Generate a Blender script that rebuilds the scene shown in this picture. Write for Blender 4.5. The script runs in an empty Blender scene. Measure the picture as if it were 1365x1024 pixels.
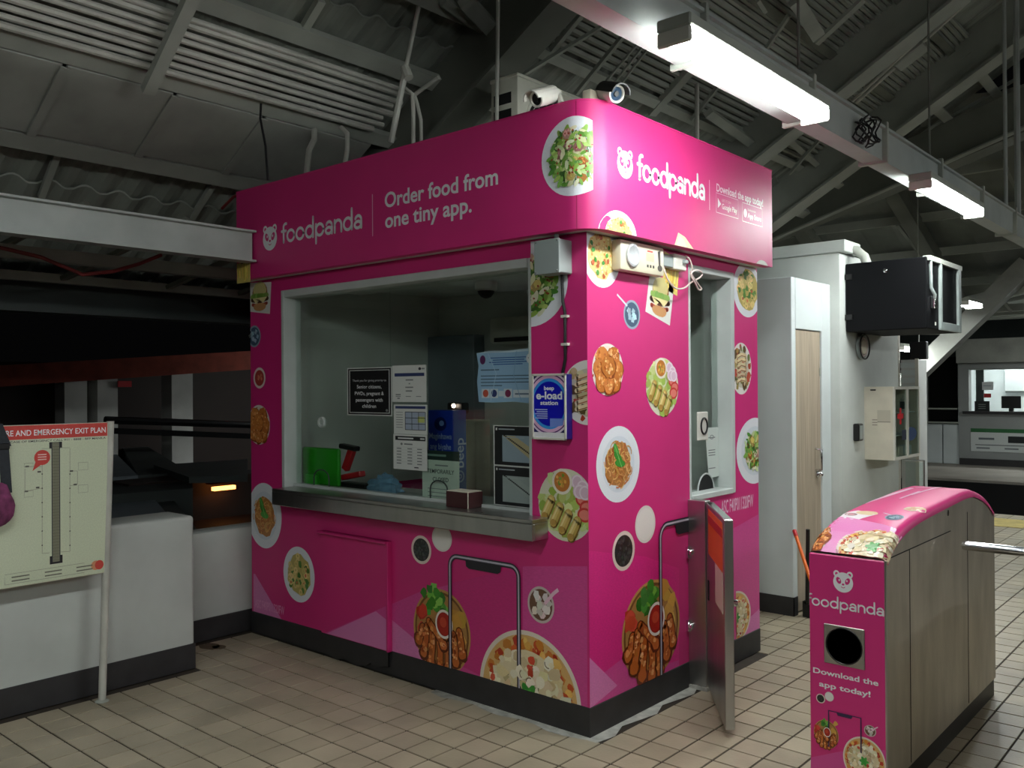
import bpy, bmesh, math, random
from mathutils import Vector, Matrix
PI = math.pi
SC = bpy.context.scene
COL = SC.collection

# ------------------------------------------------------------------ camera, world, exposure
FPX, IW, IH = 1174.96, 1365.0, 1024.0
CAMLOC = Vector((2.38442, -3.25965, 1.6))
RX = Vector((0.75368839, 0.65719731, -0.00674515))   # camera right in world axes
RY = Vector((0.00783053, 0.00128296, 0.99996852))    # camera up
RZ = Vector((0.65718528, -0.75371748, -0.00417925))  # camera back
cd = bpy.data.cameras.new('camera')
cam = bpy.data.objects.new('camera', cd)
COL.objects.link(cam)
cd.sensor_fit = 'HORIZONTAL'
cd.sensor_width = 36.0
cd.lens = 36.0 * FPX / IW
cd.clip_start = 0.05
cd.clip_end = 200
M4 = Matrix((RX, RY, RZ)).transposed().to_4x4()
M4.translation = CAMLOC
cam.matrix_world = M4
SC.camera = cam

wd = bpy.data.worlds.new('night')
SC.world = wd
wd.use_nodes = True
bgn = wd.node_tree.nodes['Background']
bgn.inputs['Color'].default_value = (0.62, 0.62, 0.66, 1)
bgn.inputs['Strength'].default_value = 0.0008
SC.view_settings.view_transform = 'Standard'
SC.view_settings.look = 'None'
SC.view_settings.gamma = 1.0
SC.view_settings.exposure = 1.25
SC.view_settings.use_curve_mapping = False
LAMP_POWER = 30.0
LAMP_COLOR = (0.95, 1.0, 0.985)


def at(u, v, ax, val):
    """point of the photograph on the world plane axis=val"""
    d = RX * ((u - IW / 2) / FPX) + RY * (-(v - IH / 2) / FPX) - RZ
    t = (val - CAMLOC[ax]) / d[ax]
    return CAMLOC + d * t


def in_view(p, m):
    q = Vector(p) - CAMLOC
    z = -q.dot(RZ)
    if z < 0.2:
        return False
    u = IW / 2 + FPX * q.dot(RX) / z
    v = IH / 2 - FPX * q.dot(RY) / z
    return -m < u < IW + m and -m < v < IH + m


# ------------------------------------------------------------------ colours and materials
def lin(c):
    c = c / 255.0
    return c / 12.92 if c <= 0.04045 else ((c + 0.055) / 1.055) ** 2.4


def rgb(r, g, b):
    return (lin(r), lin(g), lin(b), 1.0)


def mat(name, c, rough=0.5, metal=0.0, var=0.12, scale=6.0, bump=0.0, bscale=60.0, spec=0.5, stretch=None, per_obj=0.0, coat=0.0):
    m = bpy.data.materials.new(name)
    m.use_nodes = True
    nt = m.node_tree
    N, L = nt.nodes, nt.links
    b = N['Principled BSDF']
    b.inputs['Roughness'].default_value = rough
    b.inputs['Metallic'].default_value = metal
    b.inputs['Specular IOR Level'].default_value = spec
    b.inputs['Coat Weight'].default_value = coat
    col = rgb(*c)
    geo = N.new('ShaderNodeNewGeometry')
    mp = N.new('ShaderNodeMapping')
    L.new(geo.outputs['Position'], mp.inputs['Vector'])
    if stretch:
        mp.inputs['Scale'].default_value = stretch
    nz = N.new('ShaderNodeTexNoise')
    nz.inputs['Scale'].default_value = scale
    nz.inputs['Detail'].default_value = 5.0
    L.new(mp.outputs['Vector'], nz.inputs['Vector'])
    mr = N.new('ShaderNodeMapRange')
    mr.inputs['From Min'].default_value = 0.3
    mr.inputs['From Max'].default_value = 0.7
    mr.inputs['To Min'].default_value = 1.0 - var
    mr.inputs['To Max'].default_value = 1.0 + var * 0.5
    L.new(nz.outputs['Fac'], mr.inputs['Value'])
    mx = N.new('ShaderNodeVectorMath')
    mx.operation = 'SCALE'
    mx.inputs[0].default_value = col[:3]
    L.new(mr.outputs['Result'], mx.inputs['Scale'])
    out = mx.outputs['Vector']
    if per_obj:
        oi = N.new('ShaderNodeObjectInfo')
        add = N.new('ShaderNodeMath')
        add.operation = 'ADD'
        L.new(oi.outputs['Random'], add.inputs[0])
        L.new(geo.outputs['Random Per Island'], add.inputs[1])
        fr = N.new('ShaderNodeMath')
        fr.operation = 'FRACT'
        L.new(add.outputs[0], fr.inputs[0])
        m2 = N.new('ShaderNodeMapRange')
        m2.inputs['To Min'].default_value = 1 - per_obj
        m2.inputs['To Max'].default_value = 1 + per_obj
        L.new(fr.outputs[0], m2.inputs['Value'])
        s2 = N.new('ShaderNodeVectorMath')
        s2.operation = 'SCALE'
        L.new(out, s2.inputs[0])
        L.new(m2.outputs['Result'], s2.inputs['Scale'])
        out = s2.outputs['Vector']
    L.new(out, b.inputs['Base Color'])
    if bump:
        nb = N.new('ShaderNodeTexNoise')
        nb.inputs['Scale'].default_value = bscale
        L.new(mp.outputs['Vector'], nb.inputs['Vector'])
        bp = N.new('ShaderNodeBump')
        bp.inputs['Strength'].default_value = bump
        bp.inputs['Distance'].default_value = 0.01
        L.new(nb.outputs['Fac'], bp.inputs['Height'])
        L.new(bp.outputs['Normal'], b.inputs['Normal'])
    return m


def mat_print(name, rough):
    m = bpy.data.materials.new(name)
    m.use_nodes = True
    N, L = m.node_tree.nodes, m.node_tree.links
    b = N['Principled BSDF']
    b.inputs['Roughness'].default_value = rough
    a = N.new('ShaderNodeVertexColor')
    a.layer_name = 'ink'
    nz = N.new('ShaderNodeTexNoise')
    nz.inputs['Scale'].default_value = 120.0
    nz.inputs['Detail'].default_value = 3.0
    mr = N.new('ShaderNodeMapRange')
    mr.inputs['To Min'].default_value = 0.8
    mr.inputs['To Max'].default_value = 1.14
    L.new(nz.outputs['Fac'], mr.inputs['Value'])
    s = N.new('ShaderNodeVectorMath')
    s.operation = 'SCALE'
    L.new(a.outputs['Color'], s.inputs[0])
    L.new(mr.outputs['Result'], s.inputs['Scale'])
    L.new(s.outputs['Vector'], b.inputs['Base Color'])
    return m


def mat_emit(name, c, strength):
    m = bpy.data.materials.new(name)
    m.use_nodes = True
    b = m.node_tree.nodes['Principled BSDF']
    b.inputs['Base Color'].default_value = (0.8, 0.8, 0.8, 1)
    b.inputs['Emission Color'].default_value = (*c, 1)
    b.inputs['Emission Strength'].default_value = strength
    return m


def mat_glass(name, tint=(0.93, 0.97, 0.95), refl=1.0):
    m = bpy.data.materials.new(name)
    m.use_nodes = True
    N, L = m.node_tree.nodes, m.node_tree.links
    N.remove(N['Principled BSDF'])
    tr = N.new('ShaderNodeBsdfTransparent')
    tr.inputs['Color'].default_value = (*tint, 1)
    gl = N.new('ShaderNodeBsdfGlossy')
    gl.inputs['Roughness'].default_value = 0.02
    lw = N.new('ShaderNodeLayerWeight')
    lw.inputs['Blend'].default_value = 0.5
    pw = N.new('ShaderNodeMath')
    pw.operation = 'POWER'
    pw.inputs[1].default_value = 4.0
    L.new(lw.outputs['Facing'], pw.inputs[0])
    mu = N.new('ShaderNodeMath')
    mu.operation = 'MULTIPLY_ADD'
    mu.inputs[1].default_value = 0.85 * refl
    mu.inputs[2].default_value = 0.045 * refl
    L.new(pw.outputs[0], mu.inputs[0])
    mx = N.new('ShaderNodeMixShader')
    L.new(mu.outputs[0], mx.inputs['Fac'])
    L.new(tr.outputs[0], mx.inputs[1])
    L.new(gl.outputs[0], mx.inputs[2])
    L.new(mx.outputs[0], N['Material Output'].inputs['Surface'])
    return m


PINK = (211, 46, 124)
M = dict(
    pink=mat('pink_vinyl', PINK, 0.42, var=0.05, scale=3, bump=0.03, bscale=14),
    plinth=mat('charcoal_paint', (48, 47, 48), 0.55, var=0.25, scale=9),
    white=mat('white_paint', (205, 208, 206), 0.55, var=0.12, scale=3, bump=0.05, bscale=30),
    wall_paint=mat('parapet_paint', (196, 201, 196), 0.5, var=0.16, scale=2.2, bump=0.05, bscale=25),
    lining=mat('booth_lining', (214, 219, 212), 0.6, var=0.1, scale=3),
    frame=mat('window_frame_paint', (196, 203, 200), 0.4, var=0.08),
    steel=mat('brushed_steel', (184, 183, 180), 0.34, 1.0, var=0.14, scale=4, stretch=(3, 3, 0.6)),
    steel_side=mat('brushed_steel_side', (196, 190, 179), 0.5, 1.0, var=0.22, scale=2.4, bump=0.02, bscale=40, stretch=(1, 3, 1)),
    chrome=mat('chrome', (215, 216, 218), 0.14, 1.0, var=0.05),
    grout=mat('grout', (54, 46, 37), 0.85, var=0.3, scale=14),
    tile=mat('floor_tile', (172, 161, 138), 0.34, var=0.22, scale=3.0, bump=0.08, bscale=70, per_obj=0.1),
    cement=mat('cement', (176, 176, 168), 0.8, var=0.35, scale=16, bump=0.3),
    roof=mat('roof_sheet', (142, 147, 138), 0.55, var=0.3, scale=1.6),
    roofsteel=mat('roof_steel_paint', (170, 174, 164), 0.5, var=0.22, scale=2.2),
    rafter=mat('rafter_paint', (122, 125, 115), 0.55, var=0.25, scale=1.8),
    conduit=mat('conduit', (192, 192, 182), 0.45, 0.0, var=0.2),
    duct=mat('grey_panel', (158, 160, 152), 0.55, var=0.25, scale=2.5),
    galv=mat('beam_paint', (176, 182, 178), 0.45, var=0.15, scale=4),
    ivory=mat('ivory_plastic', (216, 209, 186), 0.4, var=0.06),
    ac=mat('ac_enamel', (205, 205, 190), 0.4, var=0.1, scale=8),
    grey_box=mat('grey_box', (150, 160, 158), 0.45, var=0.06),
    black=mat('black_plastic', (18, 18, 19), 0.4, var=0.1),
    black_metal=mat('black_metal', (8, 9, 12), 0.6, var=0.2, scale=3, spec=0.15),
    dark=mat('dark_void', (10, 10, 10), 0.8, var=0.1),
    reflector=mat('lamp_reflector', (206, 210, 212), 0.28, 0.3, var=0.1, scale=60),
    lens=mat('lens_glass', (70, 92, 118), 0.08, 0.4, var=0.02),
    cam_white=mat('camera_white', (218, 216, 206), 0.35, var=0.06),
    wood=mat('door_wood', (174, 160, 140), 0.5, var=0.22, scale=5, stretch=(9, 9, 0.5)),
    closet=mat('closet_paint', (208, 216, 216), 0.35, var=0.08, scale=2.5),
    green=mat('green_plastic', (48, 168, 36), 0.35, var=0.06),
    red=mat('red_plastic', (196, 36, 44), 0.4, var=0.06),
    maroon=mat('maroon_card', (70, 34, 36), 0.5, var=0.12),
    navy=mat('navy_plastic', (34, 30, 120), 0.35, var=0.06),
    blue=mat('blue_card', (18, 54, 168), 0.4, var=0.06),
    lightblue=mat('light_blue_film', (120, 160, 190), 0.3, var=0.25, scale=24),
    strap=mat('dark_webbing', (44, 48, 54), 0.8, var=0.2, scale=60),
    purple=mat('purple_floral_cloth', (128, 58, 100), 0.85, var=0.55, scale=26),
    orange=mat('orange_plastic', (236, 110, 34), 0.45, var=0.08),
    cream=mat('cream_enamel', (214, 208, 190), 0.45, var=0.1, scale=7),
    brick_red=mat('reddish_eave', (150, 66, 48), 0.8, var=0.3),
    out_wall=mat('outside_wall', (206, 206, 200), 0.8, var=0.3, scale=1.2),
    slate=mat('slate_panel', (116, 126, 132), 0.6, var=0.2, scale=2),
    slate_dark=mat('slate_dark', (52, 60, 58), 0.6, var=0.2, scale=2),
    dark_brown=mat('dark_brown_wall', (40, 26, 20), 0.7, var=0.2, scale=2),
    concrete=mat('platform_concrete', (146, 140, 130), 0.7, var=0.25, scale=1.5),
    far_wall=mat('far_wall_paint', (150, 154, 152), 0.6, var=0.12, scale=1.5),
    yellow=mat('yellow_paint', (196, 176, 96), 0.6, var=0.3, scale=7),
    rope=mat('cord_white', (214, 196, 190), 0.5, var=0.06),
    red_cable=mat('red_cable', (130, 40, 40), 0.5, var=0.1),
    print=mat_print('printed_vinyl', 0.3),
    paper=mat_print('printed_paper', 0.55),
    glass=mat_glass('window_glass', refl=0.85),
    clear=mat_glass('cabinet_glass', (0.9, 0.96, 0.94), 0.8),
    lamp=mat_emit('lit_diffuser', LAMP_COLOR, LAMP_POWER),
    spark=mat_emit('reflection_glow', (1.0, 0.75, 0.6), 6),  # emissive stand-in for the reflection of a lamp
    green_led=mat_emit('green_led', (0.1, 1.0, 0.4), 3),
    amber=mat_emit('amber_lamp', (1.0, 0.36, 0.08), 2.2),
)


# ------------------------------------------------------------------ object helpers
ROOT = {}


def link(o, parent=None):
    COL.objects.link(o)
    if parent is not None:
        o.parent = parent
        ROOT[o.name] = ROOT[parent.name]
    return o


def tag(o, label=None, cat=None, group=None, kind=None):
    if label:
        o['label'] = label
    if cat:
        o['category'] = cat
    if group:
        o['group'] = group
    if kind:
        o['kind'] = kind
    return o


def empty(name, loc, label=None, cat=None, group=None, kind=None):
    o = bpy.data.objects.new(name, None)
    o.empty_display_size = 0.1
    o.location = loc
    link(o)
    ROOT[o.name] = Vector(loc)
    return tag(o, label, cat, group, kind)


class MB:
    """collects shapes, in world coordinates, and links them as one mesh object"""

    def __init__(s):
        s.v, s.f, s.sm = [], [], []

    def add(s, vs, fs, smooth=False):
        n = len(s.v)
        s.v += [Vector(p) for p in vs]
        s.f += [tuple(i + n for i in f) for f in fs]
        s.sm += [smooth] * len(fs)
        return s

    def box(s, a, b, rot=None, piv=None):
        x0, y0, z0 = (min(a[i], b[i]) for i in range(3))
        x1, y1, z1 = (max(a[i], b[i]) for i in range(3))
        vs = [Vector(p) for p in ((x0, y0, z0), (x1, y0, z0), (x1, y1, z0), (x0, y1, z0), (x0, y0, z1), (x1, y0, z1), (x1, y1, z1), (x0, y1, z1))]
        if rot is not None:
            c = Vector(piv) if piv is not None else (vs[0] + vs[6]) / 2
            vs = [c + rot @ (p - c) for p in vs]
        return s.add(vs, [(0, 3, 2, 1), (4, 5, 6, 7), (0, 1, 5, 4), (1, 2, 6, 5), (2, 3, 7, 6), (3, 0, 4, 7)])

    def bar(s, p, q, w, h, up=(0, 0, 1)):
        p, q = Vector(p), Vector(q)
        d = (q - p).normalized()
        u = Vector(up)
        a = d.cross(u)
        if a.length < 1e-4:
            a = d.cross(Vector((1, 0, 0)))
        a.normalize()
        b = a.cross(d).normalized()
        vs = [e + a * (sx * w / 2) + b * (sz * h / 2) for e in (p, q) for sx, sz in ((-1, -1), (1, -1), (1, 1), (-1, 1))]
        return s.add(vs, [(0, 3, 2, 1), (4, 5, 6, 7), (0, 1, 5, 4), (1, 2, 6, 5), (2, 3, 7, 6), (3, 0, 4, 7)])

    def ibeam(s, p, q, w, h, t=0.02, up=(0, 0, 1)):
        p, q = Vector(p), Vector(q)
        d = (q - p).normalized()
        a = d.cross(Vector(up)).normalized()
        b = a.cross(d).normalized()
        s.bar(p + b * (h / 2 - t / 2), q + b * (h / 2 - t / 2), w, t, up)
        s.bar(p - b * (h / 2 - t / 2), q - b * (h / 2 - t / 2), w, t, up)
        s.bar(p, q, t, h - 2 * t, up)
        return s

    def tube(s, pts, r, n=8, cap=True):
        pts = [Vector(p) for p in pts]
        rs = r if isinstance(r, (list, tuple)) else [r] * len(pts)
        vs, fs = [], []
        d0 = (pts[1] - pts[0]).normalized()
        a = d0.cross(Vector((0, 0, 1)))
        if a.length < 1e-3:
            a = d0.cross(Vector((1, 0, 0)))
        a.normalize()
        for i, p in enumerate(pts):
            if i == 0:
                d = d0
            elif i == len(pts) - 1:
                d = (pts[i] - pts[i - 1]).normalized()
            else:
                d = ((pts[i] - pts[i - 1]).normalized() + (pts[i + 1] - pts[i]).normalized()).normalized()
            a = (a - d * a.dot(d)).normalized()
            b = d.cross(a)
            for k in range(n):
                t = 2 * PI * k / n
                vs.append(p + (a * math.cos(t) + b * math.sin(t)) * rs[i])
        for i in range(len(pts) - 1):
            for k in range(n):
                fs.append((i * n + k, i * n + (k + 1) % n, (i + 1) * n + (k + 1) % n, (i + 1) * n + k))
        s.add(vs, fs, True)
        if cap:
            m = len(s.v) - len(vs)
            s.f.append(tuple(m + k for k in reversed(range(n))))
            s.f.append(tuple(m + (len(pts) - 1) * n + k for k in range(n)))
            s.sm += [False, False]
        return s

    def lathe(s, p, axis, prof, n=20):
        """prof: list of (distance along axis, radius)"""
        p, d = Vector(p), Vector(axis).normalized()
        a = d.cross(Vector((0, 0, 1)))
        if a.length < 1e-3:
            a = d.cross(Vector((1, 0, 0)))
        a.normalize()
        b = d.cross(a)
        vs, fs = [], []
        for h, r in prof:
            for k in range(n):
                t = 2 * PI * k / n
                vs.append(p + d * h + (a * math.cos(t) + b * math.sin(t)) * max(r, 1e-4))
        for i in range(len(prof) - 1):
            for k in range(n):
                fs.append((i * n + k, i * n + (k + 1) % n, (i + 1) * n + (k + 1) % n, (i + 1) * n + k))
        fs.append(tuple(reversed(range(n))))
        fs.append(tuple((len(prof) - 1) * n + k for k in range(n)))
        return s.add(vs, fs, True)

    def prism(s, poly, axis, lo, hi):
        """poly in the two other axes (in cyclic xyz order without axis), extruded along axis"""
        o = [i for i in range(3) if i != axis]
        n = len(poly)
        vs = []
        for h in (lo, hi):
            for q in poly:
                p = [0, 0, 0]
                p[o[0]], p[o[1]], p[axis] = q[0], q[1], h
                vs.append(Vector(p))
        fs = [tuple(range(n)), tuple(range(2 * n - 1, n - 1, -1))] + [(i, i + n, (i + 1) % n + n, (i + 1) % n) for i in range(n)]
        return s.add(vs, fs)

    def build(s, name, m, parent=None, bevel=0.0, seg=1, base=None):
        L = ROOT[parent.name] if parent is not None else (Vector(base) if base is not None else Vector((0, 0, 0)))
        me = bpy.data.meshes.new(name)
        me.from_pydata([p - L for p in s.v], [], s.f)
        for p, k in zip(me.polygons, s.sm):
            p.use_smooth = k
        bm = bmesh.new()
        bm.from_mesh(me)
        bmesh.ops.recalc_face_normals(bm, faces=bm.faces)
        if bevel:
            es = [e for e in bm.edges if len(e.link_faces) == 2 and e.calc_face_angle(0) > 0.6]
            bmesh.ops.bevel(bm, geom=es, offset=bevel, segments=seg, affect='EDGES', profile=0.5)
            if seg > 1:
                for f in bm.faces:
                    f.smooth = True
        bm.to_mesh(me)
        bm.free()
        if any(s.sm) or (bevel and seg > 1):
            me.set_sharp_from_angle(angle=math.radians(38))
        me.materials.append(M[m] if isinstance(m, str) else m)
        o = bpy.data.objects.new(name, me)
        if parent is None:
            o.location = L
            link(o)
            ROOT[o.name] = L
        else:
            link(o, parent)
        return o


# ------------------------------------------------------------------ flat printing
GLYPH = {}


def text_tris(body, bold):
    key = (body, bold)
    if key not in GLYPH:
        cu = bpy.data.curves.new('lettering', 'FONT')
        cu.body = body
        cu.size = 1.0
        cu.offset = bold
        cu.dimensions = '2D'
        cu.fill_mode = 'FRONT'
        cu.resolution_u = 4
        ob = bpy.data.objects.new('lettering_source', cu)
        me = ob.to_mesh()
        me.calc_loop_triangles()
        vs = [(v.co.x, v.co.y) for v in me.vertices]
        ts = [tuple(vs[i] for i in t.vertices) for t in me.loop_triangles]
        ob.to_mesh_clear()
        bpy.data.objects.remove(ob)
        bpy.data.curves.remove(cu)
        GLYPH[key] = ts
    return GLYPH[key]


class Print:
    """ink laid as thin layered faces on a surface; fn maps (a, b, height) to a point"""

    def __init__(s, fn, clip=None, maxe=0.0, step=2.5e-5, h0=0.0006):
        s.fn, s.clip, s.maxe, s.step, s.h0 = fn, clip, maxe, step, h0
        s.t, s.c, s.lay = [], [], 0
        s.X = (0.0, 0.0, 1.0, 1.0, 0.0)

    def frame(s, cx, cy, rx, ry, rot=0.0):
        s.X = (cx, cy, rx, ry, rot)
        return s

    def tri(s, a, b, c, col, h):
        cx, cy, rx, ry, rot = s.X
        P = []
        for x, y in (a, b, c):
            if rot:
                x, y = x * math.cos(rot) - y * math.sin(rot), x * math.sin(rot) + y * math.cos(rot)
            P.append((cx + x * rx, cy + y * ry))
        if s.clip:
            x0, y0, x1, y1 = s.clip
            for ax, lim, sg in ((0, x0, 1), (0, x1, -1), (1, y0, 1), (1, y1, -1)):
                if lim is None:
                    continue
                Q = []
                for i in range(len(P)):
                    p, q = P[i - 1], P[i]
                    dp, dq = (p[ax] - lim) * sg, (q[ax] - lim) * sg
                    if (dp >= 0) != (dq >= 0):
                        k = dp / (dp - dq)
                        Q.append((p[0] + (q[0] - p[0]) * k, p[1] + (q[1] - p[1]) * k))
                    if dq >= 0:
                        Q.append(q)
                P = Q
                if len(P) < 3:
                    return
        for i in range(1, len(P) - 1):
            s.emit(P[0], P[i], P[i + 1], col, h)

    def emit(s, a, b, c, col, h):
        if s.maxe:
            e = [(math.dist(a, b), 0), (math.dist(b, c), 1), (math.dist(c, a), 2)]
            m = max(e)
            if m[0] > s.maxe:
                T = [a, b, c]
                T = T[m[1]:] + T[:m[1]]
                k = ((T[0][0] + T[1][0]) / 2, (T[0][1] + T[1][1]) / 2)
                s.emit(T[0], k, T[2], col, h)
                s.emit(k, T[1], T[2], col, h)
                return
        s.t.append((a, b, c, h))
        s.c.append(col)

    def up(s):
        s.lay += 1
        return s.h0 + s.lay * s.step

    def poly(s, pts, col):
        h = s.up()
        for i in range(1, len(pts) - 1):
            s.tri(pts[0], pts[i], pts[i + 1], col, h)
        return s

    def rect(s, x0, y0, x1, y1, col):
        return s.poly([(x0, y0), (x1, y0), (x1, y1), (x0, y1)], col)

    def ell(s, x, y, rx, ry=None, col=(1, 1, 1, 1), n=28, rot=0.0):
        ry = rx if ry is None else ry
        pts = []
        for k in range(n):
            t = 2 * PI * k / n
            a, b = rx * math.cos(t), ry * math.sin(t)
            pts.append((x + a * math.cos(rot) - b * math.sin(rot), y + a * math.sin(rot) + b * math.cos(rot)))
        return s.poly(pts, col)

    def blob(s, x, y, r, col, rnd, n=9, k=0.3, sx=1.0):
        pts = []
        for i in range(n):
            t = 2 * PI * i / n
            q = r * (1 + rnd.uniform(-k, k))
            pts.append((x + q * sx * math.cos(t), y + q * math.sin(t)))
        h = s.up()
        for i in range(n):
            s.tri((x, y), pts[i], pts[(i + 1) % n], col, h)
        return s

    def ring(s, x, y, ro, ri, col, n=40, sy=1.0, a0=0.0, a1=2 * PI):
        h = s.up()
        for k in range(n):
            t0, t1 = a0 + (a1 - a0) * k / n, a0 + (a1 - a0) * (k + 1) / n
            c0, s0, c1, s1 = math.cos(t0), math.sin(t0) * sy, math.cos(t1), math.sin(t1) * sy
            A, B = (x + ro * c0, y + ro * s0), (x + ro * c1, y + ro * s1)
            C, D = (x + ri * c1, y + ri * s1), (x + ri * c0, y + ri * s0)
            s.tri(A, B, C, col, h)
            s.tri(A, C, D, col, h)
        return s

    def line(s, pts, w, col, cap=False):
        h = s.up()
        n = len(pts)
        L, R = [], []
        for i, p in enumerate(pts):
            a, b = pts[max(i - 1, 0)], pts[min(i + 1, n - 1)]
            dx, dy = b[0] - a[0], b[1] - a[1]
            q = math.hypot(dx, dy) or 1
            nx, ny = -dy / q * w / 2, dx / q * w / 2
            L.append((p[0] + nx, p[1] + ny))
            R.append((p[0] - nx, p[1] - ny))
        for i in range(n - 1):
            s.tri(R[i], R[i + 1], L[i + 1], col, h)
            s.tri(R[i], L[i + 1], L[i], col, h)
        if cap:
            for p in (pts[0], pts[-1]):
                for k in range(8):
                    t0, t1 = PI / 4 * k, PI / 4 * (k + 1)
                    s.tri(p, (p[0] + w / 2 * math.cos(t0), p[1] + w / 2 * math.sin(t0)), (p[0] + w / 2 * math.cos(t1), p[1] + w / 2 * math.sin(t1)), col, h)
        return s

    def text(s, body, x, y, size, col, width=None, align='l', bold=0.0, rot=0.0):
        """size: cap height; width: fit the line to it"""
        ts = text_tris(body, bold)
        if not ts:
            return s
        xs = [p[0] for t in ts for p in t]
        x0, x1 = min(xs), max(xs)
        k = size / 0.72
        kx = width / (x1 - x0) if width else k
        off = {'l': 0, 'c': (x1 - x0) / 2, 'r': x1 - x0}[align]
        h = s.up()
        cr, sr = math.cos(rot), math.sin(rot)
        for t in ts:
            P = []
            for p in t:
                a, b = (p[0] - x0 - off) * kx, p[1] * k
                P.append((x + a * cr - b * sr, y + a * sr + b * cr))
            s.tri(P[0], P[1], P[2], col, h)
        return s

    def build(s, name, parent, m='print', label=None, base=None):
        L = ROOT[parent.name] if parent is not None else Vector(base)
        vs = []
        for a, b, c, h in s.t:
            for p in (a, b, c):
                vs.append(Vector(s.fn(p[0], p[1], h)) - L)
        me = bpy.data.meshes.new(name)
        me.from_pydata(vs, [], [(3 * i, 3 * i + 1, 3 * i + 2) for i in range(len(s.t))])
        ca = me.color_attributes.new('ink', 'FLOAT_COLOR', 'CORNER')
        flat = []
        for c in s.c:
            flat += list(c) * 3
        ca.data.foreach_set('color', flat)
        me.materials.append(M[m])
        o = bpy.data.objects.new(name, me)
        if parent is None:
            o.location = L
            link(o)
            ROOT[o.name] = L
        else:
            link(o, parent)
        if label:
            o['label'] = label
        return o


WHT, BLK = rgb(236, 238, 240), rgb(22, 22, 24)
PNK = rgb(*PINK)


def jit(c, rnd, k=18):
    d = rnd.uniform(-k, k)
    return rgb(*[min(255, max(0, q + d + rnd.uniform(-k / 3, k / 3))) for q in c])


# food pictures, all drawn inside the unit circle
def plate(p, c=(232, 236, 242), inner=(218, 226, 234)):
    p.ell(0, 0, 1, 1, rgb(*c), 44)
    p.ell(0, 0, 0.74, 0.74, rgb(*inner), 40)


def leaf(p, x, y, l, a, c):
    pts = []
    for k in range(10):
        t = 2 * PI * k / 10
        pts.append((x + l * math.cos(t) * math.cos(a) - l * 0.42 * math.sin(t) * math.sin(a), y + l * math.cos(t) * math.sin(a) + l * 0.42 * math.sin(t) * math.cos(a)))
    p.poly(pts, c)


def f_noodles(p, rnd):
    plate(p)
    p.blob(0, -0.02, 0.6, rgb(190, 128, 68), rnd, 18, 0.1)
    for i in range(170):
        x, y = rnd.gauss(0, 0.3), rnd.gauss(-0.03, 0.3)
        a, r = rnd.uniform(0, 2 * PI), rnd.uniform(0.08, 0.22)
        pts = [(x + r * math.cos(a + k * 0.5), y + r * math.sin(a + k * 0.5)) for k in range(5)]
        if max(math.hypot(*q) for q in pts) < 0.68:
            p.line(pts, 0.035, jit(rnd.choice([(214, 150, 84), (232, 184, 118), (196, 112, 58), (226, 170, 96)]), rnd))
    for i in range(3):
        leaf(p, -0.12 + i * 0.08, 0.34 - i * 0.16, 0.24, 2.0 + i * 0.5, jit((70, 160, 64), rnd))
        p.line([(-0.02 + i * .08, 0.2 - i * .16), (-0.2 + i * .08, 0.5 - i * .16)], 0.02, rgb(150, 206, 120))


def f_salad(p, rnd, n=150, chunks=((206, 134, 66), (226, 196, 110), (214, 160, 150)), ext=0.72):
    plate(p)
    p.blob(0, 0, ext * 0.95, rgb(70, 110, 50), rnd, 20, 0.1)
    for i in range(n):
        a, r = rnd.uniform(0, 2 * PI), ext * math.sqrt(rnd.random())
        leaf(p, r * math.cos(a), r * math.sin(a), rnd.uniform(0.06, 0.17), rnd.uniform(0, PI), jit(rnd.choice([(120, 170, 70), (172, 204, 110), (84, 140, 56), (206, 220, 160), (150, 190, 90), (226, 226, 190)]), rnd))
        if i % 13 == 5:
            a, r = rnd.uniform(0, 2 * PI), ext * 0.85 * math.sqrt(rnd.random())
            c = rnd.choice(chunks)
            p.blob(r * math.cos(a), r * math.sin(a), 0.14, jit([q * 0.8 for q in c], rnd), rnd, 6, 0.2)
            p.blob(r * math.cos(a) + 0.02, r * math.sin(a) + 0.03, 0.1, jit(c, rnd), rnd, 6, 0.2)
    for i in range(26):
        a, r = rnd.uniform(0, 2 * PI), ext * 0.9 * math.sqrt(rnd.random())
        p.blob(r * math.cos(a), r * math.sin(a), 0.03, jit((150, 60, 40), rnd), rnd, 5)


def f_pasta_green(p, rnd):
    plate(p)
    p.blob(0, 0, 0.72, rgb(196, 178, 100), rnd, 18, 0.1)
    for i in range(46):
        a, r = rnd.uniform(0, 2 * PI), 0.66 * math.sqrt(rnd.random())
        x, y = r * math.cos(a), r * math.sin(a)
        if i % 3:
            p.ring(x, y, 0.12, 0.05, jit((232, 206, 134), rnd), 10)
        else:
            p.blob(x, y, 0.11, jit((84, 132, 52), rnd), rnd, 7)
        if i % 7 == 2:
            p.blob(x, y, 0.06, jit((206, 104, 70), rnd), rnd, 6)


def f_rice(p, rnd):
    plate(p)
    p.blob(0, 0, 0.72, rgb(232, 206, 132), rnd, 20, 0.08)
    for i in range(130):
        a, r = rnd.uniform(0, 2 * PI), 0.68 * math.sqrt(rnd.random())
        p.blob(r * math.cos(a), r * math.sin(a), rnd.uniform(0.025, 0.06), jit(rnd.choice([(246, 226, 160), (236, 212, 140), (214, 150, 80), (250, 238, 190)]), rnd), rnd, 6)
    for i in range(16):
        a, r = rnd.uniform(0, 2 * PI), 0.66 * math.sqrt(rnd.random())
        p.blob(r * math.cos(a), r * math.sin(a), 0.08, jit((70, 150, 66) if i % 2 else (176, 90, 50), rnd), rnd, 6)


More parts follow.
